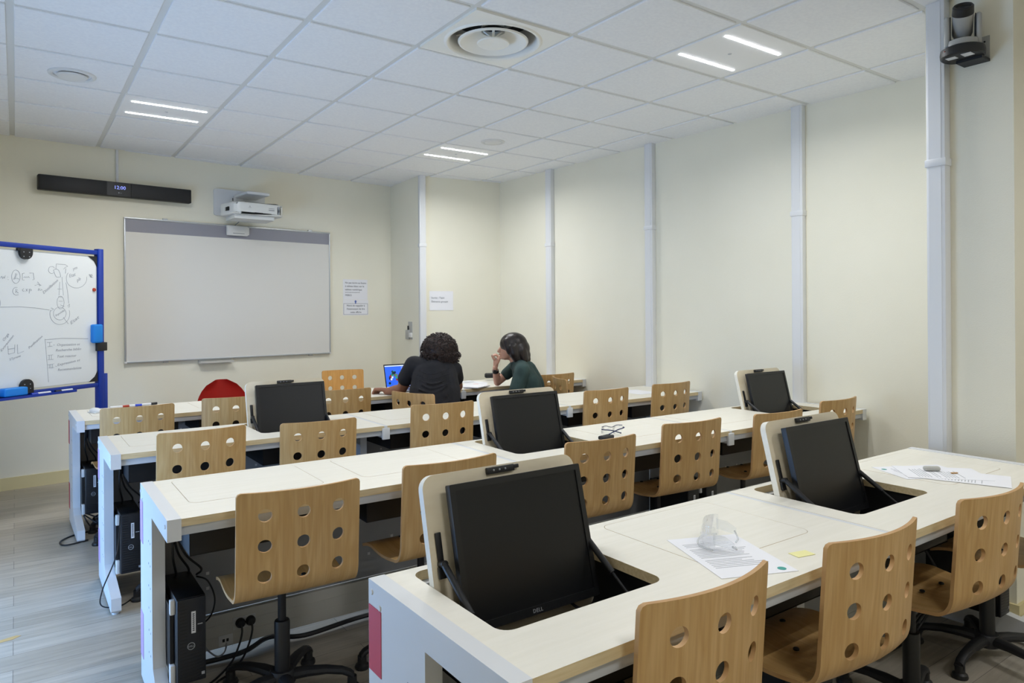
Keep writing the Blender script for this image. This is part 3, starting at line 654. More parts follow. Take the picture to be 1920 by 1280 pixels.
def make_shell(name, mw, mats, parent):
    f, LEN = shell_fn()
    cs = .0125; W2 = .205; TH = .011
    nu = int(round(2*W2/cs)); nu += nu % 2; du = 2*W2/nu
    nv = int(round(LEN/cs)); dv = LEN/nv
    # hole centres in grid units (block of 6x6 cells)
    holes = []
    for hu in (-10, 0, 10):
        for sv in (.075, .176, .274):
            holes.append((nu//2+hu-3, int(round(sv/dv))-3))
    def corner(u, s):
        r = .015
        for su in (-1, 1):
            for ss in (0, 1):
                x = su*u-(W2-r); y = (r-s) if ss == 0 else (s-(LEN-r))
                if x > 0 and y > 0:
                    x /= r; y /= r
                    x2 = x*math.sqrt(1-y*y/2); y2 = y*math.sqrt(1-x*x/2)
                    u = su*(W2-r+x2*r); s = (r-y2*r) if ss == 0 else LEN-r+y2*r
                    return u, s
        return u, s
    bm = bmesh.new(); uvl = bm.loops.layers.uv.new('UVMap')
    top = {}; bot = {}
    def vert(key, u, s):
        if key in top: return
        u2, s2 = corner(u, s); p, n = f(u2, s2)
        top[key] = (bm.verts.new(p+n*TH/2), (u2, s2)); bot[key] = (bm.verts.new(p-n*TH/2), (u2, s2))
    inside = set(); cells_out = set()
    for (a, b) in holes:
        for i in range(6):
            for j in range(6): cells_out.add((a+i, b+j))
        for i in range(1, 6):
            for j in range(1, 6): inside.add((a+i, b+j))
    for i in range(nu+1):
        for j in range(nv+1):
            if (i, j) not in inside: vert((i, j), -W2+i*du, j*dv)
    def quad(keys, mi=0):
        for d, rev in ((top, False), (bot, True)):
            ks = keys[::-1] if rev else keys
            fc = bm.faces.new([d[k][0] for k in ks]); fc.material_index = mi; fc.smooth = True
            for lp, k in zip(fc.loops, ks): lp[uvl].uv = d[k][1]
    for i in range(nu):
        for j in range(nv):
            if (i, j) not in cells_out: quad([(i, j), (i+1, j), (i+1, j+1), (i, j+1)])
    def side(keys):
        for k in range(len(keys)-1):
            a, b = keys[k], keys[k+1]
            fc = bm.faces.new((top[a][0], top[b][0], bot[b][0], bot[a][0])); fc.material_index = 1
            for lp, q in zip(fc.loops, (a, b, b, a)): lp[uvl].uv = top[q][1]
    for h, (a, b) in enumerate(holes):
        ring = [(a+i, b) for i in range(6)]+[(a+6, b+j) for j in range(6)]+[(a+6-i, b+6) for i in range(6)]+[(a, b+6-j) for j in range(6)]
        cu, cs_ = -W2+(a+3)*du, (b+3)*dv; rad = .0215
        for q, (i, j) in enumerate(ring):
            uu = -W2+i*du-cu; vv = j*dv-cs_; an = math.atan2(vv, uu)
            vert(('h', h, q), cu+rad*math.cos(an), cs_+rad*math.sin(an))
        n = len(ring)
        for q in range(n):
            quad([ring[q], ring[(q+1) % n], ('h', h, (q+1) % n), ('h', h, q)])
        side([('h', h, q) for q in range(n)]+[('h', h, 0)])
    per = [(i, 0) for i in range(nu)]+[(nu, j) for j in range(nv)]+[(nu-i, nv) for i in range(nu)]+[(0, nv-j) for j in range(nv)]
    side(per+[per[0]])
    bm.transform(mw)
    bmesh.ops.recalc_face_normals(bm, faces=bm.faces[:])
    me = bpy.data.meshes.new(name); bm.to_mesh(me); bm.free()
    for m in mats: me.materials.append(m)
    me.set_sharp_from_angle(angle=R(40))
    o = bpy.data.objects.new(name, me); COL.objects.link(o); o.parent = parent
    return o
SEAT = .458
def make_chair():
    t = thing('swivel_chair', '', 'chair')
    sh = make_shell('plywood_shell', Matrix.Translation((0, -.255, SEAT)), [M['beech'], M['ply']], t)
    for sx, sy in ((-.06, -.07), (.06, -.07), (-.06, .06), (.06, .06)):
        m = MB(); m.lathe([(.0, .0085), (.006, .008), (.0085, .006), (.0085, .002), (.0, .002)], (sx, sy, SEAT), n=12)
        m.build('screw', M['black'], sh)
    m = MB(); m.box((0, -.005, SEAT-.020), (.17, .18, .016), bev=.004); m.cyl((0, 0, SEAT-.055), (0, 0, SEAT-.025), .032, .045)
    m.tube([(.05, .02, SEAT-.03), (.16, .03, SEAT-.035), (.20, .03, SEAT-.04)], .006, n=8); m.box((.195, .03, SEAT-.04), (.05, .022, .008), bev=.003)
    m.build('seat_mechanism', M['black'], t)
    m = MB(); m.cyl((0, 0, .22), (0, 0, SEAT-.04), .0145, m=M['black_soft']); m.lathe([(.027, .075), (.0275, .28), (.025, .285), (.0145, .287)], m=M['black'], n=24); m.build('gas_column', None, t)
    m = MB(); m.lathe([(.0, .105), (.040, .105), (.047, .095), (.048, .06), (.03, .05), (.0, .05)], n=30); m.build('base_hub', M['black_soft'], t)
    for k in range(5):
        a = 2*PI*k/5+.35; ca, sa = math.cos(a), math.sin(a)
        m = MB()
        rings = []
        prof = [(.035, .082, .025, .021), (.09, .086, .023, .019), (.155, .084, .020, .016), (.212, .074, .018, .015), (.242, .060, .018, .016), (.256, .045, .018, .018)]
        for (r_, z, hw, hh) in prof:
            ring = []
            for q in range(10):
                b = 2*PI*q/10; y = hw*math.cos(b); zz = z+hh*math.sin(b)
                ring.append(m.bm.verts.new((r_*ca-y*sa, r_*sa+y*ca, zz)))
            rings.append(ring)
        for i in range(len(rings)-1):
            for q in range(10): m.bm.faces.new((rings[i][q], rings[i][(q+1) % 10], rings[i+1][(q+1) % 10], rings[i+1][q]))
        m.bm.faces.new(rings[0][::-1]); m.bm.faces.new(rings[-1])
        lg = m.build('base_leg', M['black_soft'], t)
        m = MB(); m.lathe([(.0, 0), (.027, 0), (.029, .006), (.026, .016), (.018, .022), (.017, .05), (.0, .052)], (.248*ca, .248*sa, 0), n=18); m.build('glide', M['black'], lg)
    return t
CH = make_chair()
# (centre of the back's top chord x,y, rotation deg, top height, label)
FRX = {r: [ROWS[r][0][0]+ROWS[r][2]*k for k in range(3 if r == 4 else 4)] for r in ROWS}
CHAIRS = [
 (-1.774, 1.435, 3, .841, 'perforated beech swivel chair leftmost at the farthest row, near the blue whiteboard'),
 (-1.19, 1.50, -5, .848, 'perforated beech swivel chair just in front of the red chair, farthest desk row'),
 (-.45, 1.44, -3.7, .852, 'perforated beech swivel chair left of the phone and laptop, farthest desk row'),
 (-.05, 1.14, -70, .826, 'turned beech swivel chair, person in black sits on it'),
 (1.46, 1.31, -113.5, .831, 'turned beech swivel chair directly behind the woman in green'),
 (1.645, 1.575, 2, .836, 'perforated beech swivel chair at the far right, half hidden by the woman in green'),
 (-1.645, .250, 3.4, .843, 'perforated beech swivel chair leftmost at the second farthest row'),
 (-1.06, .262, -3.8, .828, 'perforated beech swivel chair in front of the farthest left monitor'),
 (-.30, .262, -5, .862, 'perforated beech swivel chair in the middle of the second farthest row, between two raised flaps'),
 (1.03, .262, -2.2, .852, 'perforated beech swivel chair at the second farthest row, second from its right end'),
 (1.60, .170, .5, .868, 'perforated beech swivel chair rightmost of the second farthest row, by the wall trunking'),
 (-1.61, -1.075, -3, .826, 'large perforated beech swivel chair leftmost at the second nearest row, above the socket plugs'),
 (-1.03, -1.080, 0, .842, 'beech swivel chair partly behind the left edge of the nearest raised flap'),
 (-.22, -1.040, -3, .828, 'perforated beech swivel chair right of the nearest monitor, beside the safety glasses'),
 (.40, -1.040, -3.9, .848, 'perforated beech swivel chair in the second nearest row, right of the blue pen'),
 (1.11, -1.055, -4, .834, 'beech swivel chair with a partly hidden back, left of the raised flap on the right'),
 (1.72, -1.060, 1, .859, 'perforated beech swivel chair at the right wall end of the second nearest row'),
 (-1.217, -2.444, .7, .844, 'nearest perforated beech swivel chair, cut by the bottom edge, beside the goggles'),
 (-.595, -2.466, -2.5, .840, 'perforated beech swivel chair in the middle of the nearest row, beside the yellow note'),
 (.12, -2.470, -3.6, .830, 'perforated beech swivel chair of the nearest row, second from the pillar'),
 (.785, -2.46, 0, .835, 'beech swivel chair next to the pillar, only its seat and base in view'),
]
for i, (cx, cy, rot, zt, lab) in enumerate(CHAIRS):
    o = CH if i == 0 else copy_tree(CH)
    a = R(rot); off = .255-.021+.02       # hub ahead of the chord of the back's top corners
    o.location = (cx-math.sin(a)*off, cy+math.cos(a)*off, 0); o.rotation_euler = (0, 0, a)
    dz = zt-(SEAT+.37); ra = random.uniform(0, 2*PI)
    fx_ = [fr for rw in ROWS for fr in FRX[rw] if abs((ROWS[rw][0][1]+.25)-o.location.y) < .35]
    if fx_:
        q = min(fx_, key=lambda v: abs(v-o.location.x))
        if abs(q-o.location.x) < .36: ra = (0 if q > o.location.x else PI)+R(36)-.35-a
    for ch in kids(o):
        n = ch.name.split('.')[0]
        if n in ('plywood_shell', 'seat_mechanism'): ch.location.z = dz
        elif n == 'gas_column': ch.location.z = 0; ch.scale.z = 1+dz/.418*1.0
        elif n in ('base_leg', 'base_hub'): ch.rotation_euler.z = ra
    tag(o, lab, 'chair', 'perforated beech swivel chairs')
# chair with warm light put into its wood colour, behind the far row, facing the room
o = copy_tree(CH); o.location = (.18+.03, 3.2-.25, 0); o.rotation_euler = (0, 0, R(172)); tag(o, 'orange lit beech chair behind the farthest row, below the interactive board, facing the room', 'chair', 'perforated beech swivel chairs')
for ch in kids(o):
    n = ch.name.split('.')[0]
    if n == 'plywood_shell':
        ch.data = ch.data.copy(); ch.data.materials[0] = M['beech_warm_lit']
        ch.location.z = .012
# red shell chair
t = thing('red_chair', 'red plastic shell chair with rounded back behind the farthest row', 'chair', (-.93, 2.62, 0), R(188))
m = MB()
rows = []
NU, NV = 16, 18
for j in range(NV+1):
    s = j/NV; row = []
    for i in range(NU+1):
        u = -1+2*i/NU
        if s < .5:
            tt = s/.5; z = .845-.385*tt; wd = .235*math.sqrt(max(0.02, 1-(1-min(1, tt*1.15+.02))**2.2)); y = -.235-.05*(1-tt)+.06*u*u*(.5+.5*tt)
            z += 0
            row.append((u*wd, y, z))
        else:
            tt = (s-.5)/.5; wd = .235-.015*tt
            row.append((u*wd, -.235+.06*u*u*(1-tt)*.6+.42*tt, .46-.02*math.sin(PI*tt)+.03*u*u-.03*max(0, tt-.8)*5*(tt-.8)))
    rows.append([m.bm.verts.new(p) for p in row])
for j in range(NV):
    for i in range(NU): m.bm.faces.new((rows[j][i], rows[j][i+1], rows[j+1][i+1], rows[j+1][i]))
bmesh.ops.solidify(m.bm, geom=m.bm.faces[:], thickness=.008)
m.build('shell', M['redshell'], t, ang=50)
for sx in (-1, 1):
    for sy, y0 in ((-1, -.12), (1, .12)):
        m = MB(); m.tube([(sx*.14, y0, .45), (sx*.17, y0+sy*.03, .40), (sx*.21, y0+sy*.08, .0)], .011, n=10); m.build('leg', M['steel'], t)
# ------------------------------------------------------------------ front wall things
EW = Vector((1, .115, 0)).normalized(); EN = Vector((.115, -1, 0)).normalized()
def wfrm(s, z, off=0.):      # local x along the wall, y out of the wall, z up
    o = Vector((0, 3.80, z))+EW*s+EN*off
    m = Matrix.Identity(4)
    for i in range(3):
        m[i][0] = EW[i]; m[i][1] = EN[i]; m[i][2] = (0, 0, 1)[i]; m[i][3] = o[i]
    return m
def place(t, m): t.matrix_basis = m
def wface(z_up_frame_y=0.): return None
TXF = Matrix(((1, 0, 0, 0), (0, 0, 1, 0), (0, 1, 0, 0), (0, 0, 0, 1)))   # text plane x/z, facing local +y (left handed frame fixes it)

# interactive whiteboard
t = thing('interactive_whiteboard', 'large blank interactive whiteboard with grey top band on the front wall', 'whiteboard'); place(t, wfrm(-.632, .972))
W, Hh = 1.972, 1.288
m = MB(); m.bb(-W/2+.012, W/2-.012, .012, .026, .012, Hh-.012); m.build('surface', M['iboard'], t, smooth=False)
m = MB(); m.bb(-W/2+.014, W/2-.014, .0255, .0275, Hh-.128, Hh-.016); m.build('top_band', M['iband'], t, smooth=False)
m = MB()
for (x0, x1, z0, z1) in ((-W/2, W/2, 0, .014), (-W/2, W/2, Hh-.014, Hh), (-W/2, -W/2+.012, .014, Hh-.014), (W/2-.012, W/2, .014, Hh-.014)): m.bb(x0, x1, .0, .034, z0, z1, bev=.003)
for x in (-W/2+.34, W/2-.22):
    m.bb(x-.02, x+.02, .0, .02, Hh, Hh+.014); m.bb(x-.02, x+.02, .0, .02, -.012, 0)
m.build('frame', M['alu'], t)
m = MB()
for x in (-W/2+.006, W/2-.006):
    m.bb(x-.010, x+.010, .0, .037, -.004, .014, bev=.003)
m.build('corner_cap', M['white'], t)
t = thing('pen_tray', 'thin grey pen tray hanging under the large whiteboard', 'tray'); place(t, wfrm(-.84, .938))
m = MB(); m.bb(-.155, .155, .004, .07, 0, .006, bev=.002); m.bb(-.155, .155, .004, .010, 0, .036); m.bb(-.155, .155, .064, .07, 0, .02); m.build('tray_body', M['offwhite'], t)
# sound bar
t = thing('video_bar', 'long black speaker bar with blue clock on the front wall', 'sound bar'); place(t, wfrm(-1.665, 2.424))
m = MB(); m.bb(-.592, .592, .03, .098, 0, .124, M['black_box'], bev=.008); m.bb(-.3, .3, 0, .03, .03, .09, M['black_box']); m.build('housing', None, t)
m = MB(); m.bb(-.575, -.105, .0965, .1005, .006, .118, bev=.001); m.bb(.09, .575, .0965, .1005, .006, .118, bev=.001); m.build('speaker_grille', M['black_soft'], t)
m = MB(); m.bb(-.10, .085, .097, .1, .004, .12, M['bezel'])
dsp = m.build('display', None, t)
TX = Matrix(((1, 0, 0, 0), (0, 0, -1, 0), (0, 1, 0, 0), (0, 0, 0, 1)))
def wtext(body, size, mt, x, y, z, parent, align='CENTER', name='lettering', **k):
    # wall frames are mirrored (x right, y towards the room): write in x/z, slightly off the face
    mm = Matrix(((1, 0, 0, x), (0, 0, 1, y), (0, 1, 0, z), (0, 0, 0, 1)))
    return text_mesh(body, size, mt, mm, align, name, parent, **k)
wtext('12:00', .042, M['clock'], 0, .1006, .062, dsp, name='clock_digits')
m = MB(); m.bb(-.012, -.004, .0998, .1006, .026, .036, M['grey_print']); m.build('logo', None, dsp)
wtext('LG', .010, M['grey_print'], .008, .1006, .027, dsp, name='lettering')
t = thing('cable_cover', 'narrow white cable cover running from the ceiling to the black bar', 'cable cover'); place(t, wfrm(-1.665, 2.54))
m = MB(); m.bb(-.010, .010, 0, .016, 0, CEIL-2.54, bev=.003); m.build('cover', M['trunk'], t)
# projector
t = thing('projector', 'white short-throw projector on a wall arm above the whiteboard', 'projector'); place(t, wfrm(-.60, 2.29))
m = MB(); m.prism(rrect(-.245, .245, .055, .31, .02), 0, .03, 'xz'); m.bb(-.06, .16, .025, .36, .232, .262, bev=.012); m.bb(-.07, .02, .02, .06, .18, .25, bev=.004); m.build('wall_mount', M['greyplastic'] if False else M['white_metal'], t)
m = MB(); m.bb(-.075, -.005, .030, .036, .205, .232); m.build('mount_slot', M['dk_slot'], t)
m = MB(); m.prism([(-.19, .09), (-.24, .17), (-.20, .40), (-.16, .435), (.22, .435), (.27, .40), (.26, .16), (.20, .09)], .03, .145, 'xy'); 
bmesh.ops.bevel(m.bm, geom=m.bm.edges[:], offset=.02, segments=4, profile=.6, affect='EDGES')
m.prism([(-.17, .12), (-.19, .39), (.18, .41), (.21, .14)], -.005, .04, 'xy')
m.build('body', M['proj'], t, ang=50)
m = MB()
m.bb(-.15, .14, .4348, .4362, .050, .053); m.bb(-.02, .06, .4348, .4364, .048, .055); m.bb(-.10, .10, .30, .41, .146, .149); m.tube(spline([(.12, .36, .152), (.20, .40, .15), (.225, .415, .135), (.22, .418, .11)], 5), .005, n=8)
for k in range(8): m.box((-.216-.004, .20+k*.018, .085), (.012, .008, .035), rot=Matrix.Rotation(R(9), 3, 'Z'))
m.build('vents_and_gaps', M['dk_slot'], t)
m = MB(); m.bb(.115, .17, .4348, .4362, .082, .090); m.bb(.115, .17, .4348, .4362, .100, .104); m.bb(-.075, -.05, .4348, .4362, .094, .097); m.bb(-.068, -.058, .4348, .4362, .104, .110); m.build('logo', M['greyplastic'], t)
t = thing('touch_unit', 'small white sensor box clipped to the top middle of the whiteboard', 'sensor'); place(t, wfrm(-.635, 2.158))
m = MB(); m.bb(-.105, .095, .0365, .07, 0, .095, M['white'], bev=.006); m.bb(.095, .112, .038, .06, .012, .085, M['white'], bev=.004); m.bb(-.05, .06, .0695, .0707, .018, .024, M['greyplastic']); m.tube(spline([(-.03, .05, .094), (.0, .04, .12), (.03, .05, .15)], 5), .004, M['greyplastic']); m.build('box_body', None, t)
# notices
def notice(name, label, s, z, w, h, cat='notice'):
    t = thing(name, label, cat); place(t, wfrm(s, z)); m = MB(); m.bb(-w/2, w/2, .001, .0025, 0, h); m.build('sheet', M['paper'], t, smooth=False); return t
t = notice('notice', 'upper white printed notice right of the whiteboard', .668, 1.548, .30, .222)
for k, s in enumerate(("Ne pas \u00e9crire au feutre", "\u00e0 tableau blanc sur le", "tableau num\u00e9rique")): wtext(s, .0275, M['dark_print'], -.125, .003, .176-k*.037, t, 'LEFT')
wtext("(seul le stylet est autoris\u00e9 ici)", .015, M['dark_print'], -.125, .003, .077, t, 'LEFT')
wtext("MERCI", .0275, M['dark_print'], -.125, .003, .040, t, 'LEFT')
t = notice('notice', 'lower white notice with blue arrow under the other notice', .672, 1.378, .31, .168)
m = MB(); z0 = .012
for (x0, x1, za, zb) in ((-.148, .148, .008, .0105), (-.148, .148, .126, .1285), (-.148, -.1455, .008, .1285), (.1455, .148, .008, .1285)): m.bb(x0, x1, .0024, .0031, za, zb)
m.build('border', M['dark_print'], t, smooth=False)
for k, s in enumerate(("Merci de rappeler \u00e0", "l\u2019intervenant de lire", "cette affiche")): wtext(s, .028, M['dark_print'], 0, .003, .096-k*.036, t)
m = MB(); m.prism([(-.010, .128), (.004, .128), (.004, .148), (.014, .148), (-.003, .166), (-.020, .148), (-.010, .148)], .0024, .0032, 'xz'); m.build('arrow', M['blue_print'], t, smooth=False)
# paper on the corner wall
m = MB(); fr = frame((C1.x+cd.x*.255, C1.y+cd.y*.255, 1.425), (cd.x, cd.y, 0), (0, 0, 1))
t = thing('paper_notice', 'white paper with two lines of writing taped to the corner wall', 'notice'); t.matrix_basis = fr
pts = []
m = MB(); NX, NY = 10, 8
g_ = [[m.bm.verts.new((-.135+.27*i/NX, .205*j/NY, .002+.006*max(0, 1-j/2)*abs(-1+2*i/NX)**2)) for i in range(NX+1)] for j in range(NY+1)]
for j in range(NY):
    for i in range(NX): m.bm.faces.new((g_[j][i], g_[j][i+1], g_[j+1][i+1], g_[j+1][i]))
m.build('sheet', M['paper'], t)
text_mesh('Sortie : Tapis', .028, M['ink_faint'], Matrix.Translation((-.115, .125, .0045)), 'LEFT', 'lettering', t)
text_mesh('\u00c9l\u00e9ments groupe', .028, M['ink_faint'], Matrix.Translation((-.115, .085, .0045)), 'LEFT', 'lettering', t)
# small wall holder on the corner's side face
t = thing('wall_holder', 'grey wall holder with a small remote on the side of the corner pillar', 'holder', (1.10, 3.37, 1.115))
m = MB(); m.bb(-.014, 0, -.02, .075, .0, .19, M['silver'], bev=.004); m.bb(-.032, -.012, .03, .105, 0, .10, M['silver'], bev=.004); m.bb(-.03, -.008, -.02, .03, .02, .07, M['white'], bev=.004); m.build('holder_body', None, t)
m = MB(); m.bb(-.026, -.014, .055, .07, .10, .145, M['dk_slot'], bev=.002); m.build('remote', None, t)

# ------------------------------------------------------------------ mobile whiteboard
BF = frame((-1.845, 2.75, 0), (.788, .616, 0), (0, 0, 1))
t = thing('mobile_whiteboard', 'blue framed mobile whiteboard with handwriting at the left edge', 'whiteboard'); t.matrix_basis = BF
BX0, BX1, BZ0, BZ1 = -1.562, -.066, .907, 1.832
m = MB(); m.prism(rrect(BX0, BX1, BZ0, BZ1, .05), -.010, .010, 'xy', M['board'], (), M['alu']); m.build('board', None, t, ang=30)
m = MB()
for z in (BZ0-.004, BZ1+.001): m.bb(BX0+.04, BX1-.04, z, z+.004, -.011, .011)
m.bb(BX1-.001, BX1+.005, BZ0+.04, BZ1-.04, -.011, .011); m.bb(BX0-.005, BX0+.001, BZ0+.04, BZ1-.04, -.011, .011); m.build('edge_trim', M['alu'], t)
for x, z, sx, sz in ((BX1, BZ0, -1, 1), (BX1, BZ1, -1, -1), (BX0, BZ0, 1, 1), (BX0, BZ1, 1, -1)):
    m = MB(); q = [(x+sx*-.006, z-sz*.006), (x+sx*.07, z-sz*.006), (x+sx*.045, z+sz*.012), (x+sx*.018, z+sz*.03), (x+sx*.006, z+sz*.05), (x+sx*-.006, z+sz*.075)]
    m.prism(q, -.013, .014, 'xy'); m.build('corner_cap', M['black'], t)
for xa in (-.054, -1.62):
    m = MB(); m.bb(xa, xa+.046, .03, 1.897, -.022, .022, bev=.003); m.build('upright', M['blue_steel'], t)
for xa in (-.006, -1.654):
    m = MB(); m.bb(xa, xa+.032, .02, .955, -.026, .018, bev=.003); m.build('outer_leg', M['blue_steel'], t)
m = MB(); m.bb(-1.574, -.054, 1.852, 1.884, -.016, .016, bev=.003); m.build('top_rail', M['blue_steel'], t)
m = MB(); m.bb(-1.574, -.054, .858, .888, -.016, .016, bev=.003); m.bb(-1.4, -.30, .850, .856, .016, .085, bev=.001); m.bb(-1.4, -.30, .856, .868, .081, .085); m.build('pen_shelf', M['blue_steel'], t)
for x in (-.02, -1.61):
    m = MB(); m.bb(x-.022, x+.022, .055, .09, -.20, .20, bev=.004); m.build('foot', M['blue_steel'], t)
    for z in (-.18, .18):
        m = MB(); m.cyl((x-.012, .03, z), (x+.012, .03, z), .028, m=M['black'], n=18); m.build('castor', None, t)
m = MB()
m.prism([(-.63+.045*math.cos(R(a)), 1.822+.045*math.sin(R(a))) for a in range(180, 361, 15)]+[(-.585, 1.85), (-.675, 1.85)], .012, .032, 'xy'); m.bb(-.69, -.655, 1.832, 1.85, .012, .03); m.build('pivot_clamp', M['black'], t)
m = MB(); m.prism([(-.63+.045*math.cos(R(a)), .925+.045*math.sin(R(a))) for a in range(0, 181, 15)]+[(-.675, .875), (-.585, .875)], .012, .032, 'xy'); m.build('pivot_clamp', M['black'], t)
m = MB()
for z0 in (1.81, .92):
    for dx, dz in ((-.02, -.015), (.02, -.015), (-.02, .015), (.02, .015)): m.sphere((-.63+dx, z0+dz, .032), (.004, .004, .002), u=8, v=6)
m.build('clamp_rivets', M['grey_print'], t)
m = MB(); m.bb(-.075, .014, 1.128, 1.192, -.03, .03, M['black'], bev=.004); m.build('locking_knob', None, t)
m = MB()
for st in STROKES: m.tube([(x, z, .0108) for x, z in st], .0012, n=4)
hw = m.build('handwriting', M['ink_faint'], t)
for body, a, b, hh in TEXTS:
    dx, dz = b[0]-a[0], b[1]-a[1]; ln = math.hypot(dx, dz); an = math.atan2(dz, dx); sz = hh*1.35
    o = text_mesh(body, sz, M['ink'] if hh > .028 else M['ink_faint'], Matrix.Identity(4), 'LEFT', 'handwriting_word', t, shear=.25, depth=.0003)
    xs = [v.co.x for v in o.data.vertices]; k = ln/max(.01, max(xs))
    o.data.transform(Matrix.Translation((a[0], a[1], .0108)) @ Matrix.Rotation(an, 4, 'Z') @ Matrix.Diagonal((k, 1, 1, 1)))
def onboard(name, label, cat, mb, mats, group=None):
    o = thing(name, label, cat, group=group); o.matrix_basis = BF; return o
t2 = thing('board_eraser', 'bright blue board eraser stuck on the right side of the mobile whiteboard', 'eraser'); t2.matrix_basis = BF
m = MB(); m.bb(-.125, -.042, 1.19, 1.33, .011, .055, M['blue_foam'], bev=.014, seg=4); m.bb(-.12, -.047, 1.195, 1.325, .0105, .016, M['white']); m.build('eraser_body', None, t2)
t2 = thing('board_eraser', 'bright blue eraser lying on the mobile whiteboard shelf', 'eraser'); t2.matrix_basis = BF
m = MB(); m.bb(-.82, -.66, .869, .925, .018, .078, M['blue_foam'], bev=.010, seg=3); m.build('eraser_body', None, t2)
for k, (xa, xb, lab, capm) in enumerate(((-.573, -.479, 'white marker with blue cap on the mobile whiteboard shelf, beside the blue eraser', 'blue_ink'), (-.397, -.309, 'white marker with black cap on the mobile whiteboard shelf, nearer the right post', 'black'))):
    t2 = thing('marker_pen', lab, 'marker', group='markers on the whiteboard shelf'); t2.matrix_basis = BF
    m = MB(); m.cyl((xa, .8655, .05), (xb, .8655, .05), .009, m=M['label'], n=12); m.build('barrel', None, t2)
    m = MB(); m.cyl((xa-.045, .8655, .05), (xa, .8655, .05), .0092, m=M[capm], n=12); m.build('cap', None, t2)
t2 = thing('magnet', 'small round red magnet near the right edge of the mobile whiteboard', 'magnet'); t2.matrix_basis = BF
m = MB(); m.cyl((-.085, 1.588, .0105), (-.085, 1.588, .018), .014, .012, n=18); m.build('magnet_body', M['magred'], t2)

# ------------------------------------------------------------------ ceiling-height camera on the pillar
t = thing('conference_camera', 'grey and black pan-tilt camera on a bracket high on the pillar', 'camera', (PX0, -2.0, 2.53))
m = MB(); m.bb(-.004, 0, -.075, .02, .0, .105, M['silver']); m.bb(-.085, 0, -.075, .03, -.012, .0, M['black_soft'])
for z in (.03, .08):
    for y in (-.055, -.035): m.cyl((-.007, y, z), (-.004, y, z), .004, m=M['dk_slot'], n=8)
m.build('bracket', None, t)
CXC, CYC = -.105, -.005
m = MB(); m.lathe([(.0, .0005), (.080, .0005), (.087, .006), (.089, .022), (.086, .040), (.072, .048), (.0, .050)], (CXC, CYC, 0), n=40); m.build('base', M['black'], t)
m = MB(); m.bb(CXC-.055, CXC-.02, CYC+.01, CYC+.05, -.0008, .001); m.bb(CXC-.06, CXC-.015, CYC-.055, CYC-.015, -.0008, .001); m.build('rating_label', M['label'], t)
m = MB(); m.sphere((CXC-.078, CYC+.042, .026), .003); m.build('status_light', M['magred'], t)
fd = Matrix.Rotation(R(205), 3, 'Z')
m = MB(); m.xf = Matrix.Translation((CXC, CYC, 0)) @ fd.to_4x4()
m.lathe([(.0, .044), (.064, .044), (.066, .06), (.062, .075), (.0, .077)], n=36)
for sg in (-1, 1):
    m.prism([(-.030, .06), (.030, .06), (.026, .165), (.015, .18), (-.015, .18), (-.026, .165)], sg*.048-.009, sg*.048+.009, 'xz' if False else 'yz') if False else m.box((0, sg*.060, .118), (.066, .022, .14), bev=.010, seg=3)
m.build('yoke', M['silver'], t)
m = MB(); m.xf = Matrix.Translation((CXC, CYC, 0)) @ fd.to_4x4()
m.box((0, .0480, .122), (.058, .004, .125), bev=.001); m.box((0, -.0480, .122), (.058, .004, .125), bev=.001); m.box((0, 0, .079), (.058, .096, .006)); m.build('yoke_lining', M['black'], t)
m = MB(); m.xf = Matrix.Translation((CXC, CYC, .150)) @ fd.to_4x4() @ Matrix.Rotation(R(40), 4, 'Y')
m.lathe([(.0, -.055), (.034, -.055), (.040, -.04), (.0415, .048), (.040, .05)], n=36, m=M['silver']); m.lathe([(.0415, .048), (.0425, .052), (.041, .082), (.036, .088), (.032, .086), (.028, .078), (.0, .074)], n=36, m=M['black']); m.build('lens_head', None, t)

# ------------------------------------------------------------------ things on the desks
def flat_sheet(name, label, cat, c, rz, w, h, z=TZ+.0006, mt='paper', group=None, curl=0.):
    t = thing(name, label, cat, (c[0], c[1], z), rz, group); m = MB(); m.bb(-w/2, w/2, -h/2, h/2, 0, .0008); m.build('sheet', M[mt], t, smooth=False); return t
def printed(t, w, h, n, x0=-.08, seed=1, y0=.10):
    rnd = random.Random(seed); m = MB()
    for k in range(n):
        y = y0-k*.0105; x = x0
        if rnd.random() < .12: continue
        L = rnd.uniform(.6, 1.)*(w-.05)
        m.bb(x, x+L, y-.0012, y+.0012, .0008, .0011)
    m.build('printed_lines', M['ink_faint'], t, smooth=False)
rzp = math.atan2(-.275, -.122)
t = flat_sheet('worksheet', 'white printed worksheet with green dot under the safety goggles', 'paper', (-.838, -2.205), R(-22), .212, .297, group='printed worksheets on the nearest row'); printed(t, .212, .297, 18, -.085, 3, .095)
m = MB(); m.cyl((.075, -.125, .0008), (.075, -.125, .0013), .011, n=24); m.build('green_logo', M['teal'], t)
for k, (c, a, lab, dot, z) in enumerate((((.575, -2.06), 62, 'lower white worksheet sticking out left of the pair by the pillar', True, 0), ((.60, -2.20), 20, 'lower white worksheet poking out right of the paper by the pillar', False, .001), ((.60, -2.115), 42, 'top white printed worksheet at the pillar end with a grey sponge on it', False, .002))):
    t = flat_sheet('worksheet', lab, 'paper', c, R(a), .212, .297, TZ+.0006+z, group='printed worksheets on the nearest row'); printed(t, .212, .297, 16, -.085, 9+k, .10)
    if dot:
        m = MB(); m.cyl((.06, .125, .0008), (.06, .125, .0013), .010, n=24); m.build('green_logo', M['teal'], t)
t = thing('sponge', 'small grey oblong sponge lying on the worksheets by the pillar', 'sponge', (.606, -2.08, TZ+.0045), R(-38)); m = MB(); m.box((0, 0, .009), (.062, .026, .018), bev=.008, seg=3); m.build('sponge_body', M['sponge'], t)
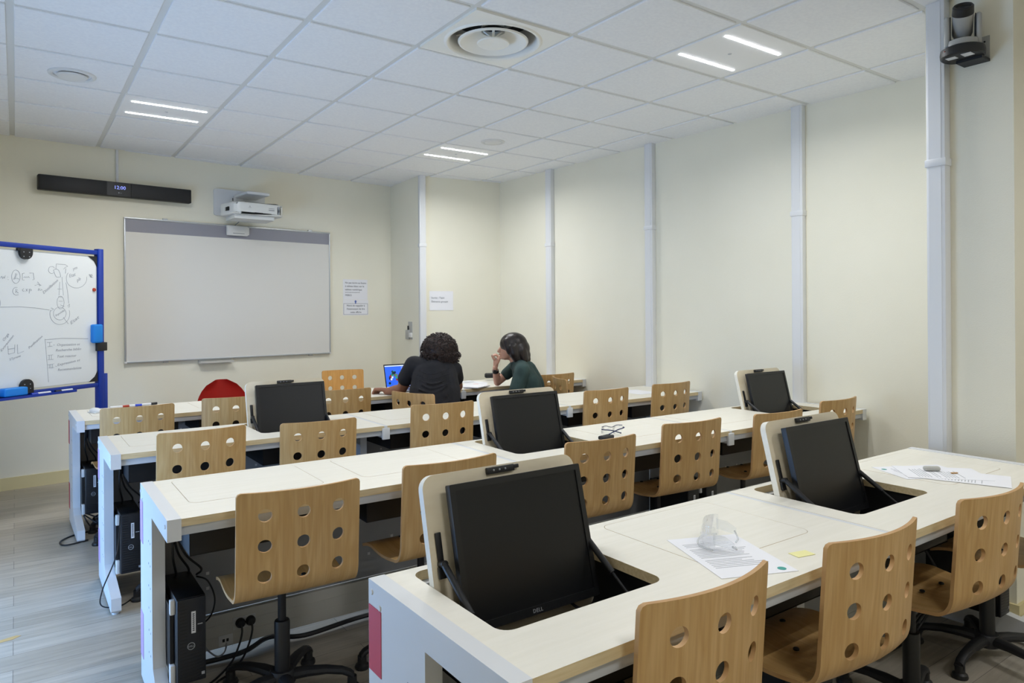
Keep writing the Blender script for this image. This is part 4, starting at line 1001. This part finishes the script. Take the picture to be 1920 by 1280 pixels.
t = thing('eraser_stub', 'tiny beige rubber stub beside the grey sponge', 'rubber', (.625, -2.155, TZ+.0045), R(-30)); m = MB(); m.box((0, 0, .002), (.028, .008, .004), bev=.0015); m.build('stub', M['ply'], t)
t = flat_sheet('sticky_note', 'yellow sticky note between the goggles paper and a chair back', 'note', (-.677, -2.317), R(-12), .06, .036, mt='yellow')
# clear safety goggles
t = thing('safety_goggles', 'clear plastic safety goggles on the white worksheet', 'goggles', (-.80, -2.13, TZ+.0016), R(35))
m = MB(); prof = []
N1, N2 = 22, 7
g_ = []
for j in range(N2+1):
    v = j/N2; row = []
    for i in range(N1+1):
        a = R(-85+170*i/N1); r_ = .078-.012*v*v
        z = .004+.062*v*(1-.35*math.exp(-((i-N1/2)/2.2)**2)*(1 if v > .5 else .2))
        row.append(m.bm.verts.new((r_*math.sin(a), .05*math.cos(a)*(1-.1*v)-.01, z)))
    g_.append(row)
for j in range(N2):
    for i in range(N1): m.bm.faces.new((g_[j][i], g_[j][i+1], g_[j+1][i+1], g_[j+1][i]))
bmesh.ops.solidify(m.bm, geom=m.bm.faces[:], thickness=.0022)
m.build('lens_shield', M['clear'], t, ang=60)
m = MB()
for sg in (-1, 1):
    m.prism([(-.055, .01), (.0, .022), (.0, .05), (-.03, .045), (-.055, .028)], sg*.072-.0012, sg*.072+.0012, 'yz'); m.tube(spline([(sg*.072, -.05, .02), (sg*.05, -.06, .006), (sg*.02, -.055, .004)], 6), .0025, n=6)
m.tube(spline([(-.075, .0, .006), (-.05, .035, .006), (0, .045, .005), (.05, .035, .006), (.075, 0, .006)], 6), .0028, n=6)
m.build('side_arms', M['clear'], t)
# safety glasses on the second nearest row
t = thing('safety_glasses', 'clear safety glasses with blue temples behind a chair on the second nearest row', 'glasses', (.175, -.70, TZ+.0006), R(-8))
m = MB()
for sx in (-.035, .035):
    g_ = []
    for j in range(7):
        row = []
        for i in range(11):
            a = R(-40+80*i/10); v = j/6
            wv = .034*(1-.25*(2*v-1)**2)
            row.append(m.bm.verts.new((sx+wv*math.sin(a)/math.sin(R(40)), .012*math.cos(a), .004+.042*v)))
        g_.append(row)
    for j in range(6):
        for i in range(10): m.bm.faces.new((g_[j][i], g_[j][i+1], g_[j+1][i+1], g_[j+1][i]))
bmesh.ops.solidify(m.bm, geom=m.bm.faces[:], thickness=.0016)
m.build('lenses', M['clear'], t)
for sx in (-1, 1):
    m = MB(); m.tube(spline([(sx*.068, .006, .036), (sx*.066, -.006, .034), (sx*.02, -.014, .028), (-sx*.038, -.018, .010)], 6), [.0028]*18+[.004], n=6); m.build('temple', M['navy'], t)
m = MB(); m.tube(spline([(-.066, .008, .046), (-.035, .016, .048), (0, .012, .040), (.035, .016, .048), (.066, .008, .046)], 5), .0018, n=6); m.build('brow_bar', M['navy'], t)
t = thing('glasses_case', 'small dark pouch beside the safety glasses', 'pouch', (.07, -.76, TZ+.0006), R(12)); m = MB(); m.box((0, 0, .009), (.085, .045, .018), bev=.006); m.build('pouch', M['black_soft'], t)
t = thing('marker_pen', 'blue capped white marker on the second nearest row between two chairs', 'marker', (.115, -.862, TZ+.0006), R(5))
m = MB(); m.cyl((-.10, 0, .009), (.02, 0, .009), .008, m=M['label'], n=14); m.build('barrel', None, t)
m = MB(); m.cyl((.02, 0, .009), (.055, 0, .009), .0092, m=M['blue_ink'], n=16); m.build('cap', None, t)
flat_sheet('worksheet', 'white sheet on the second farthest row by the right wall end', 'paper', (1.70, .615), R(-4), .21, .28)
# mouse and pens on the far row
t = thing('computer_mouse', 'white computer mouse on the left end of the farthest row', 'mouse', (-1.955, 2.0, TZ+.0006), R(20)); m = MB(); m.sphere((0, 0, .012), (.031, .055, .021), u=20, v=12); m.bb(-.03, .03, -.05, .05, 0, .006, bev=.0025); m.build('mouse_body', M['white'], t)
for k, (x, y, a, c, lab) in enumerate(((-1.767, 2.175, 10, 'magred', 'red capped pen on the far row, left of three'), (-1.686, 2.185, -6, 'blue_ink', 'blue capped pen on the far row, middle of three'), (-1.584, 2.21, 14, 'black', 'black capped pen on the far row, right of three'))):
    t = thing('marker_pen', lab, 'marker', (x, y, TZ+.0006), R(a), 'pens on the farthest row')
    m = MB(); m.cyl((-.09, 0, .008), (-.01, 0, .008), .0075, m=M['label'], n=12); m.build('barrel', None, t)
    m = MB(); m.cyl((-.012, 0, .008), (.03, 0, .008), .0085, m=M[c], n=12); m.build('cap', None, t)
# laptop
t = thing('laptop', 'open laptop with a blue molecule on its screen on the farthest row', 'laptop', (.30, 1.99, TZ+.0006), R(1))
m = MB(); m.bb(-.158, .158, -.225, 0, 0, .015, M['greyplastic'], bev=.004); m.bb(-.14, .14, -.11, -.02, .0148, .0158, M['black']); m.bb(-.045, .045, -.205, -.13, .0148, .0155, M['black_soft']); m.build('base', None, t)
lf = Matrix.Translation((0, .0, .016)) @ Matrix.Rotation(R(90-15), 4, 'X')
m = MB(); m.xf = lf; m.bb(-.158, .158, 0, .205, -.006, 0, M['bezel'], bev=.002); ld = m.build('screen_lid', None, t)
m = MB(); m.xf = lf; m.bb(-.151, .0, .014, .185, 0, .0006, M['scr_blue']); m.bb(.0, .151, .014, .185, 0, .0006, M['scr_lilac']); m.bb(-.151, .151, .185, .194, 0, .0006, M['scr_white']); m.bb(-.151, .151, .010, .014, 0, .0006, M['scr_white'])
rnd = random.Random(4)
for k in range(34):
    a = k/33; x = -.118+.088*a+rnd.uniform(-.006, .006); y = .052+.075*math.sin(PI*a)+rnd.uniform(-.016, .016); r_ = rnd.uniform(.008, .013)
    m.prism([(x+r_*math.cos(2*PI*q/12), y+r_*math.sin(2*PI*q/12)) for q in range(12)], .0006+k*.00002, .0010+k*.00002, 'xy', M[rnd.choice(['scr_green', 'scr_green', 'scr_dark', 'scr_dark', 'scr_red', 'scr_white'])])
m.build('display', None, ld, smooth=False)
t = thing('mobile_phone', 'dark flat phone lying left of the hand of the person in black', 'phone', (-.13, 1.90, TZ+.0006), R(-62)); m = MB(); m.box((0, 0, .0045), (.075, .155, .009), bev=.003); m.build('phone_body', M['black'], t)
for k, (c, a, w, h, lab) in enumerate((((.80, 1.83), 25, .21, .297, 'white paper on the farthest row right of the person in black'), ((.98, 1.92), -35, .21, .297, 'white paper with an orange mark near the woman in green'), ((1.05, 2.12), 8, .21, .28, 'white paper at the back edge of the farthest row, left of the dark pouch'), ((.70, 2.12), -12, .21, .297, 'white paper behind the person in black, right of the laptop'), ((.48, 1.78), 6, .21, .26, 'white paper in front of the laptop'))):
    t = flat_sheet('paper_sheet', lab, 'paper', c, R(a), w, h, TZ+.0006+.0011*k, group='loose papers on the farthest row')
    if k == 1:
        m = MB(); m.box((.0, .05, .0011), (.05, .012, .0006)); m.build('orange_mark', mat('orange highlighter', (238, 120, 84), .7), t, smooth=False)
    else: printed(t, w, h, 14, -.08, 20+k, .09)
t = thing('notebook', 'closed white notebook with grey edge at the front of the farthest row', 'notebook', (.86, 1.715, TZ+.0068), R(28)); m = MB(); m.box((0, 0, .004), (.21, .15, .008), M['paper'], bev=.001); m.box((0, 0, .0005), (.212, .152, .002), M['greyplastic']); m.build('pages', None, t)
t = thing('pencil_case', 'dark green and black pencil case beside the woman in green', 'pencil case', (1.36, 2.15, TZ+.0006), R(-20)); m = MB(); m.box((-.03, .02, .045), (.15, .06, .045), M['black_soft'], bev=.014, seg=3); m.box((.03, -.02, .025), (.10, .07, .05), mat('dark green cloth', (36, 60, 52), .8), bev=.016, seg=3); m.build('pouch', None, t)

t = thing('floor_stain', 'small yellowish tape scrap on the floor at the left edge', 'stain', (-2.416, .34, 0), R(15)); m = MB(); m.prism([(-.05, -.012), (.01, -.02), (.045, -.004), (.03, .014), (-.03, .012)], .0003, .001, 'xy'); m.build('spot', mat('ochre tape', (190, 160, 104), .7), t, smooth=False)  # floor stain, put in as a thin flat patch
# ------------------------------------------------------------------ cables
def cable(label, pts, r=.0035, group=None, mt='black'):
    m = MB(); m.tube(spline(pts, 8), r, n=7); o = m.build('cable', M[mt]); return tag(o, label, 'cable', group)
for r, nm in ((3, 'second nearest'), (2, 'second farthest'), (1, 'farthest')):
    P = lambda x, y, z: row_pt(r, x, y, z)
    for k, (dx, dy, sw) in enumerate(((0, 0, .0), (.018, .04, .05), (.035, .02, .09))):
        cable('black cable hanging under the left end of the %s row, behind its computer' % nm, [P(.075+dx, .30+dy, .70), P(.07+dx*.6, .33+dy, .60), P(.072+sw*.5, .35+dy, .52), P(.09+sw, .40+dy, .44), P(.085+sw, .48, .40)], .0042, 'cables behind the %s row computer' % nm)
P = lambda x, y, z: row_pt(3, x, y, z)
cable('thin black cable looping beside the computer of the second nearest row', [P(.16, .40, .42), P(.19, .36, .41), P(.215, .36, .34), P(.205, .38, .27), P(.17, .42, .22), P(.14, .45, .19)], .003)
cable('thin grey cable from the grey socket to the computer of the second nearest row', [P(.30, .552, .075), P(.285, .53, .05), P(.25, .50, .055), P(.20, .47, .12), P(.165, .44, .22), P(.15, .44, .30)], .0032, mt='greyplastic')
for k, x in enumerate((.352, .392)):
    t = thing('power_plug', ('left' if k == 0 else 'right')+' black plug in the double socket behind the near chair, with hanging cable', 'plug', row_pt(3, x, .553, .143), ROWS[3][1], 'plugs in the double socket')
    m = MB(); m.lathe([(.0, 0), (.019, .0), (.019, .012), (.014, .022), (.0, .024)], axis=Matrix.Rotation(R(90), 3, 'X'), n=20); m.build('plug_body', M['black'], t)
    m = MB(); m.tube(spline([(0, -.018, 0), (.0, -.03, -.03), (-.015, -.04, -.075), (-.05, -.07, -.118), (-.11, -.12, -.137), (-.17, -.17, -.139), (-.24+.05*k, -.24-.06*k, -.139)], 7), .0042, n=8); m.build('cable', M['black'], t)
P = lambda x, y, z: row_pt(2, x, y, z)
cable('thin black cable drooping outside the second farthest row\'s left frame to the floor', [P(.055, .17, .42), P(.02, -.02, .30), P(-.035, .02, .13), P(-.03, .10, .03), P(.05, .12, .006), P(.13, .22, .006)], .003)
P = lambda x, y, z: row_pt(1, x, y, z)
cable('black cable loop on the floor by the left frame of the farthest row', [P(.12, .25, .006), P(.0, .22, .006), P(-.08, .12, .006), P(-.06, .02, .006), P(.06, .05, .006)], .005)
for k in range(3):
    cable('black cable tangle under the computer of the farthest row', [P(.05, .22+.05*k, .12), P(.09+.03*k, .18, .05+.02*k), P(.15, .24, .02+.03*k), P(.11, .30, .07), P(.17, .27, .11)], .0045, 'cables under the far row computer')
# flat cable strip under the second nearest row, on the floor
P = lambda x, y, z: row_pt(3, x, y, z)
cable('thick black cable running along the floor under the second nearest row', [P(.10, .58, .012), P(.35, .55, .02), P(.48, .60, .03), P(.62, .56, .016), P(.9, .58, .02), P(1.3, .57, .012)], .010)
P = lambda x, y, z: row_pt(4, x, y, z)
for k in range(3):
    cable('black cable tangle under the right end of the nearest row', [P(2.55-.1*k, .40, .55), P(2.40-.08*k, .42, .45-.08*k), P(2.45, .36, .25), P(2.30-.1*k, .40, .06), P(2.5, .45, .02)], .0055, 'cables under the nearest row')

# ------------------------------------------------------------------ people
def cap(m, p0, p1, r0, r1=None, n=16):
    r1 = r0 if r1 is None else r1
    m.tube([p0, p1], [r0, r1], n=n); m.sphere(p0, r0, u=n, v=10); m.sphere(p1, r1, u=n, v=10)
def chain(m, pts, rs):
    for i in range(len(pts)-1): cap(m, pts[i], pts[i+1], rs[i], rs[i+1])
def ell(m, c, r, rz=0, rx_=0, ry=0):
    rot = Matrix.Rotation(rz, 3, 'Z') @ Matrix.Rotation(ry, 3, 'Y') @ Matrix.Rotation(rx_, 3, 'X')
    m.sphere(c, r, u=24, v=16, rot=rot)
def pframe(t, o, e1, e2):
    m = Matrix.Identity(4)
    for i in range(3):
        m[i][0] = (*e1, 0)[i]; m[i][1] = (*e2, 0)[i]; m[i][2] = (0, 0, 1)[i]; m[i][3] = (*o, 0)[i]
    t.matrix_basis = m
def hand(m, wrist, pdir, pnorm, curl, sc=1., thumb_side=1):
    """palm and five bent fingers; pdir points to the fingertips, pnorm out of the back of the hand"""
    d = Vector(pdir).normalized(); n = Vector(pnorm); n = (n-d*n.dot(d)).normalized(); s = d.cross(n)*thumb_side
    w = Vector(wrist); k = sc
    for q in (-1, -.33, .33, 1):
        cap(m, w+s*.018*q*k, w+d*.085*k+s*.030*q*k, .015*k, .0125*k, 10)
    for q, L in ((1, .068), (.33, .078), (-.33, .073), (-1, .058)):
        p = w+d*.088*k+s*.030*q*k; dd = d.copy(); L *= k
        for seg, c in ((.45, curl), (.32, curl*1.2), (.23, curl*.9)):
            dd = (dd*math.cos(c)-n*math.sin(c)).normalized(); nn = n; q2 = p+dd*L*seg; cap(m, p, q2, .0092*k, .0082*k, 8); p = q2
            n_ = (n*math.cos(c)+d*math.sin(c)); 
    p = w+d*.025*k+s*.030*k; q = p+(d*.6+s*.8-n*.3).normalized()*.042*k; r_ = q+(d*.95+s*.1-n*.4).normalized()*.036*k
    cap(m, p, q, .013*k, .0105*k, 8); cap(m, q, r_, .0105*k, .0085*k, 8)
# --- person in black, seen from behind, leaning over the desk towards the laptop
t = thing('person', 'person in black t-shirt with curly dark hair leaning over the laptop', 'person', group=None)
pframe(t, (.25, 1.35), (.875, -.485), (.485, .875))
sL, sR = Vector((-.165, .03, 1.00)), Vector((.150, .05, .955))
eL, wL = Vector((-.262, .135, .800)), Vector((-.385, .225, .775))
eR, wR = Vector((.185, .29, .80)), Vector((.02, .43, .785))
m = MB()
ell(m, (.03, .10, 1.095), (.078, .098, .112), rx_=R(35)); ell(m, (.02, .165, 1.05), (.052, .055, .06)); cap(m, (.005, .03, .98), (.025, .085, 1.06), .052, .05)
ell(m, (.03, .215, 1.045), (.014, .018, .018)); ell(m, (.005, .16, 1.0), (.03, .035, .025))
ell(m, (-.045, .10, 1.07), (.010, .02, .03)); ell(m, (.108, .10, 1.08), (.010, .02, .03))
chain(m, [(-.005, -.10, .53), (-.002, -.10, .66), (.0, -.05, .80), (.0, .0, .92)], [.135, .120, .125, .115])
for sg in (-1, 1): chain(m, [(sg*.07, -.10, .54), (sg*.07, -.09, .66), (sg*.075, -.045, .80), (sg*.07, .0, .93)], [.105, .092, .095, .08])
chain(m, [(-.02, .02, .96), sL], [.07, .056]); chain(m, [(.02, .03, .95), sR], [.07, .056])
chain(m, [sL, sL.lerp(eL, .5), eL, eL.lerp(wL, .4), wL], [.054, .050, .042, .040, .026])
chain(m, [sR, eR, eR.lerp(wR, .4), wR], [.052, .042, .038, .026])
hand(m, wL+Vector((0, 0, .014)), (-.75, .60, -.05), (.2, .1, 1), 1.0, 1.08, 1); hand(m, wR, (-.75, .6, -.08), (0, 0, 1), .35, 1., -1)
for sg in (-1, 1): chain(m, [(sg*.085, -.12, .535), (sg*.10, .30, .515), (sg*.10, .27, .10)], [.092, .062, .042]); cap(m, (sg*.10, .27, .05), (sg*.11, .42, .035), .038, .03)
body = remesh_obj('body', m, .0065, M['skin_brown'], t, 3)
m = MB()   # t-shirt: same torso, slightly larger, sleeves to mid upper arm
chain(m, [(0, -.10, .565), (0, -.10, .66), (.0, -.05, .80), (.0, .0, .92)], [.148, .136, .138, .126])
for sg in (-1, 1): chain(m, [(sg*.085, -.10, .58), (sg*.088, -.09, .66), (sg*.092, -.045, .80), (sg*.08, .0, .935)], [.110, .102, .104, .089])
chain(m, [(-.02, .02, .965), sL+Vector((.01, 0, .0))], [.080, .068]); chain(m, [(.02, .03, .955), sR-Vector((.008, 0, 0))], [.080, .068])
chain(m, [sL, sL.lerp(eL, .55)+Vector((-.008, 0, 0))], [.067, .064]); chain(m, [sR, sR.lerp(eR, .5)], [.064, .062]); cap(m, (.0, .03, .985), (.012, .055, 1.01), .058, .056)
rnd = random.Random(2)
for k in range(9):   # soft cloth folds across the back
    z = .66+.035*k; y = -.222+.16*max(0, z-.66)*1.2
    m.tube(spline([(-.12+rnd.uniform(-.02, .02), y+.045, z+.03), (-.02, y+.004, z), (.10+rnd.uniform(-.02, .03), y+.025, z+.045+rnd.uniform(-.02, .02))], 6), .006, n=8)
remesh_obj('t_shirt', m, .0075, M['shirt_black'], t, 4)
m = MB(); chain(m, [(0, -.10, .535), (0, -.10, .60)], [.146, .136])
for sg in (-1, 1): chain(m, [(sg*.085, -.12, .545), (sg*.10, .30, .52), (sg*.10, .27, .09)], [.104, .072, .055])
remesh_obj('trousers', m, .01, M['trousers'], t, 2)
for sg in (-1, 1):
    m = MB(); cap(m, (sg*.10, .25, .045), (sg*.112, .42, .038), .045, .038); remesh_obj('shoe', m, .008, M['shoe'], t, 2)
m = MB()
HC = Vector((.036, .085, 1.118))
ell(m, HC, (.136, .120, .120)); ell(m, HC+Vector((.060, -.015, -.058)), (.084, .085, .086)); ell(m, HC+Vector((-.06, .0, -.03)), (.075, .085, .075)); ell(m, HC+Vector((.03, -.03, -.055)), (.10, .08, .075))
rnd = random.Random(11)
for k in range(1900):
    th = rnd.uniform(0, 2*PI); ph = math.acos(rnd.uniform(-.75, 1)); d = Vector((math.sin(ph)*math.cos(th), math.sin(ph)*math.sin(th), math.cos(ph)))
    if d.y > .75 and d.z < .3: continue
    c = HC+Vector((d.x*.134, d.y*.118, d.z*.118))
    if d.z < -.1: c += Vector((.022 if d.x > -.2 else -.006, -.014, -.02))
    c += Vector((rnd.uniform(-.008, .008), rnd.uniform(-.008, .008), rnd.uniform(-.008, .008)))
    r_ = rnd.uniform(.0035, .0078)
    m.ico(c, r_, None, 1)
hr = m.build('curly_hair', M['hair_curly'], t, ang=180)
m = MB()
for k in range(420):
    th = rnd.uniform(0, 2*PI); ph = math.acos(rnd.uniform(-.8, 1)); d = Vector((math.sin(ph)*math.cos(th), math.sin(ph)*math.sin(th), math.cos(ph)))
    if d.y > .75 and d.z < .3: continue
    c = HC+Vector((d.x*.138, d.y*.122, d.z*.122))
    if d.z < -.1: c += Vector((.022 if d.x > -.2 else -.006, -.014, -.024))
    a = d.orthogonal().normalized(); b = d.cross(a); pts = []; r0 = rnd.uniform(.005, .010); ph0 = rnd.uniform(0, 6)
    for q in range(9):
        aa = ph0+q*1.25; pts.append(c+a*r0*math.cos(aa)+b*r0*math.sin(aa)+(Vector((0, 0, -1))*.55+d*.35)*(.0042*q))
    m.tube(pts, .0021, n=5)
m.build('loose_curls', M['hair_curly'], t, ang=180)
# --- woman in green, in profile, chin on her hand
t = thing('person', 'woman in dark green t-shirt with dark bob, hand at her mouth, elbow on the desk', 'person')
pframe(t, (1.10, 1.50), (.815, -.58), (.58, .815))
sN, sF = Vector((.075, -.165, .915)), Vector((.02, .15, .925))
eN, wN = Vector((.00, -.205, .695)), Vector((-.17, -.10, .605))
eF, wF = Vector((-.140, .125, .787)), Vector((-.158, .045, .915))
m = MB()
ell(m, (-.005, .0, 1.125), (.098, .074, .088)); ell(m, (-.045, 0, 1.075), (.062, .060, .085)); ell(m, (-.070, 0, 1.018), (.034, .036, .028)); cap(m, (-.02, 0, 1.03), (-.075, 0, 1.022), .042, .026)
cap(m, (-.098, 0, 1.108), (-.126, 0, 1.066), .011, .0125); cap(m, (-.10, 0, 1.06), (-.120, 0, 1.063), .014, .011); ell(m, (-.106, 0, 1.043), (.012, .020, .007)); ell(m, (-.103, 0, 1.031), (.011, .018, .007)); ell(m, (-.092, 0, 1.008), (.016, .018, .014))
ell(m, (-.096, 0, 1.128), (.012, .045, .012))
cap(m, (-.005, 0, 1.04), (.045, 0, .95), .050, .056)
chain(m, [(.165, 0, .54), (.165, 0, .66), (.140, 0, .78), (.095, 0, .88), (.06, 0, .94)], [.13, .105, .108, .098, .07])
for sg in (-1, 1): chain(m, [(.165, sg*.07, .54), (.16, sg*.06, .66), (.135, sg*.07, .79), (.09, sg*.075, .88)], [.10, .085, .088, .075])
chain(m, [(.06, -.03, .93), sN], [.06, .052]); chain(m, [(.05, .03, .93), sF], [.06, .05])
chain(m, [sN, sN.lerp(eN, .5), eN, eN.lerp(wN, .4), wN], [.048, .043, .036, .033, .023])
chain(m, [sF, sF.lerp(eF, .5), eF, eF.lerp(wF, .35), wF], [.046, .040, .033, .033, .0225])
hand(m, wN, (-.9, .3, -.1), (0, 0, 1), .3, .92, 1)
# raised hand: loosely closed against the lips
w = wF+Vector((.0, -.005, .012)); k_ = .92
for q in (-1, -.3, .35, 1): cap(m, w+Vector((.004+.008*q, -.012*q, 0)), w+Vector((.012+.014*q, -.020*q-.01, .070)), .0135, .0125, 10)
for q, L in ((-1, .9), (-.33, 1.), (.33, 1.), (1, .85)):
    p0 = w+Vector((-.010+.004*q, -.016*q-.012, .070)); p1 = p0+Vector((-.014, .0, .030))*L; p2 = p1+Vector((.030, .004, .010))*L; p3 = p2+Vector((.022, .002, -.012))*L
    cap(m, p0, p1, .0098, .0092, 8); cap(m, p1, p2, .0092, .0086, 8); cap(m, p2, p3, .0086, .0078, 8)
p0 = w+Vector((.02, -.028, .03)); p1 = p0+Vector((.018, -.008, .035)); p2 = p1+Vector((.008, .006, .03)); cap(m, p0, p1, .0125, .0105, 8); cap(m, p1, p2, .0105, .0088, 8)
for sg in (-1, 1): chain(m, [(.15, sg*.085, .535), (-.25, sg*.085, .505), (-.22, sg*.085, .10)], [.09, .06, .042]); cap(m, (-.22, sg*.085, .05), (-.37, sg*.085, .035), .038, .03)
remesh_obj('body', m, .0055, M['skin_fair'], t, 2)
m = MB()
chain(m, [(.165, 0, .57), (.165, 0, .66), (.142, 0, .78), (.098, 0, .88), (.062, 0, .935)], [.142, .120, .122, .111, .080])
for sg in (-1, 1): chain(m, [(.165, sg*.075, .57), (.16, sg*.068, .66), (.137, sg*.078, .79), (.092, sg*.08, .88)], [.108, .097, .099, .087])
chain(m, [(.06, -.03, .935), sN], [.072, .064]); chain(m, [(.05, .03, .935), sF], [.070, .06]); chain(m, [sN, sN.lerp(eN, .72)+Vector((.004, -.004, 0))], [.064, .062]); chain(m, [sF, sF.lerp(eF, .50)], [.058, .052])
cap(m, (.045, 0, .945), (.035, 0, .962), .066, .062)
m.tube(spline([(.09, -.21, .93), (.12, -.17, .84), (.13, -.16, .72)], 5), .012, n=8); m.tube(spline([(.12, -.12, .92), (.17, -.13, .82), (.19, -.12, .70)], 5), .012, n=8)
remesh_obj('t_shirt', m, .0065, M['shirt_green'], t, 4)
m = MB(); chain(m, [(.165, 0, .54), (.165, 0, .61)], [.14, .13])
for sg in (-1, 1): chain(m, [(.15, sg*.085, .54), (-.25, sg*.085, .505), (-.22, sg*.085, .09)], [.10, .068, .052])
remesh_obj('trousers', m, .01, M['trousers'], t, 2)
for sg in (-1, 1):
    m = MB(); cap(m, (-.20, sg*.085, .045), (-.37, sg*.085, .038), .044, .036); remesh_obj('shoe', m, .008, M['shoe'], t, 2)
m = MB()   # bob haircut: cap, fringe and a fall of hair to the neck, wider at the back
ell(m, (.004, 0, 1.128), (.120, .093, .100)); ell(m, (.045, 0, 1.085), (.100, .096, .095)); chain(m, [(.06, 0, 1.08), (.085, 0, 1.03), (.112, 0, .995)], [.078, .066, .040])
for sg in (-1, 1):
    chain(m, [(.0, sg*.052, 1.10), (.012, sg*.062, 1.05), (.03, sg*.064, .998)], [.056, .050, .034]); chain(m, [(.07, sg*.05, 1.07), (.092, sg*.05, 1.0)], [.052, .040]); chain(m, [(-.055, sg*.05, 1.15), (-.048, sg*.066, 1.11), (-.036, sg*.070, 1.06)], [.036, .026, .02])
cap(m, (-.03, .03, 1.17), (-.092, .0, 1.150), .038, .020); cap(m, (-.05, -.03, 1.16), (-.098, -.03, 1.140), .030, .014); cap(m, (-.06, .03, 1.16), (-.1, .03, 1.135), .03, .012)
remesh_obj('bob_hair', m, .0055, M['hair_bob'], t, 5)
for sg in (-1, 1):
    m = MB(); ell(m, (-.088, sg*.030, 1.098), (.010, .012, .007)); m.build('eye', M['eye'], t)
    m = MB(); m.tube(spline([(-.100, sg*.016, 1.118), (-.098, sg*.032, 1.124), (-.086, sg*.048, 1.118)], 4), .0035, n=6); m.build('eyebrow', M['hair_bob'], t)
m = MB(); m.tube([(-.122, 0, 1.038), (-.112, .012, 1.037)], .004, n=6); m.build('lips', M['lip'], t)
m = MB(); ax = (wF-eF).normalized(); c = eF.lerp(wF, .80)
m.tube([c-ax*.011, c+ax*.011], .0285, M['black'], 20); m.box(c+Vector((-.004, -.028, 0)), (.030, .010, .030), M['black'], bev=.003); m.build('wristwatch', None, t)
t2 = thing('pen', 'thin grey pen held by the woman in green at her mouth', 'pen'); t2.matrix_basis = t.matrix_basis.copy()
m = MB(); m.tube([(-.185, .01, 1.035), (-.125, .005, .985)], .0035, M['silver'], 8); m.build('barrel', None, t2)

# ------------------------------------------------------------------ light, world, camera
w = bpy.data.worlds.new('world'); SC.world = w; w.use_nodes = True
w.node_tree.nodes['Background'].inputs[0].default_value = (.30, .55, 1., 1); w.node_tree.nodes['Background'].inputs[1].default_value = WORLD_STR
for i, (a, b) in enumerate(WIN):
    l = bpy.data.lights.new('window_portal', 'AREA'); l.shape = 'RECTANGLE'; l.size = WH; l.size_y = b-a; l.cycles.is_portal = True
    o = bpy.data.objects.new('window_portal', l); COL.objects.link(o); o.location = (XL-.2, (a+b)/2, WZ+WH/2); o.rotation_euler = (0, R(-90), 0)
cam = bpy.data.cameras.new('camera'); co = bpy.data.objects.new('camera', cam); COL.objects.link(co)
YAW = .6174; ROL = .0064
f = Vector((math.sin(YAW), math.cos(YAW), 0)); r0 = Vector((math.cos(YAW), -math.sin(YAW), 0)); u0 = Vector((0, 0, 1))
rr = r0*math.cos(ROL)-u0*math.sin(ROL); uu = u0*math.cos(ROL)+r0*math.sin(ROL)
mw = Matrix.Identity(4)
for i in range(3):
    mw[i][0] = rr[i]; mw[i][1] = uu[i]; mw[i][2] = -f[i]; mw[i][3] = (-2.3831, -3.3917, 1.40)[i]
co.matrix_world = mw
cam.sensor_width = 36; cam.lens = 1310.08/1920*36; cam.shift_y = -(640-585.07)/1920; cam.clip_start = .02; cam.clip_end = 60
SC.camera = co
vs = SC.view_settings; vs.view_transform = 'Standard'; vs.look = 'None'; vs.gamma = 1; vs.use_curve_mapping = False; vs.exposure = EXPO
SC.cycles.max_bounces = 8; SC.cycles.diffuse_bounces = 5; SC.cycles.transparent_max_bounces = 8
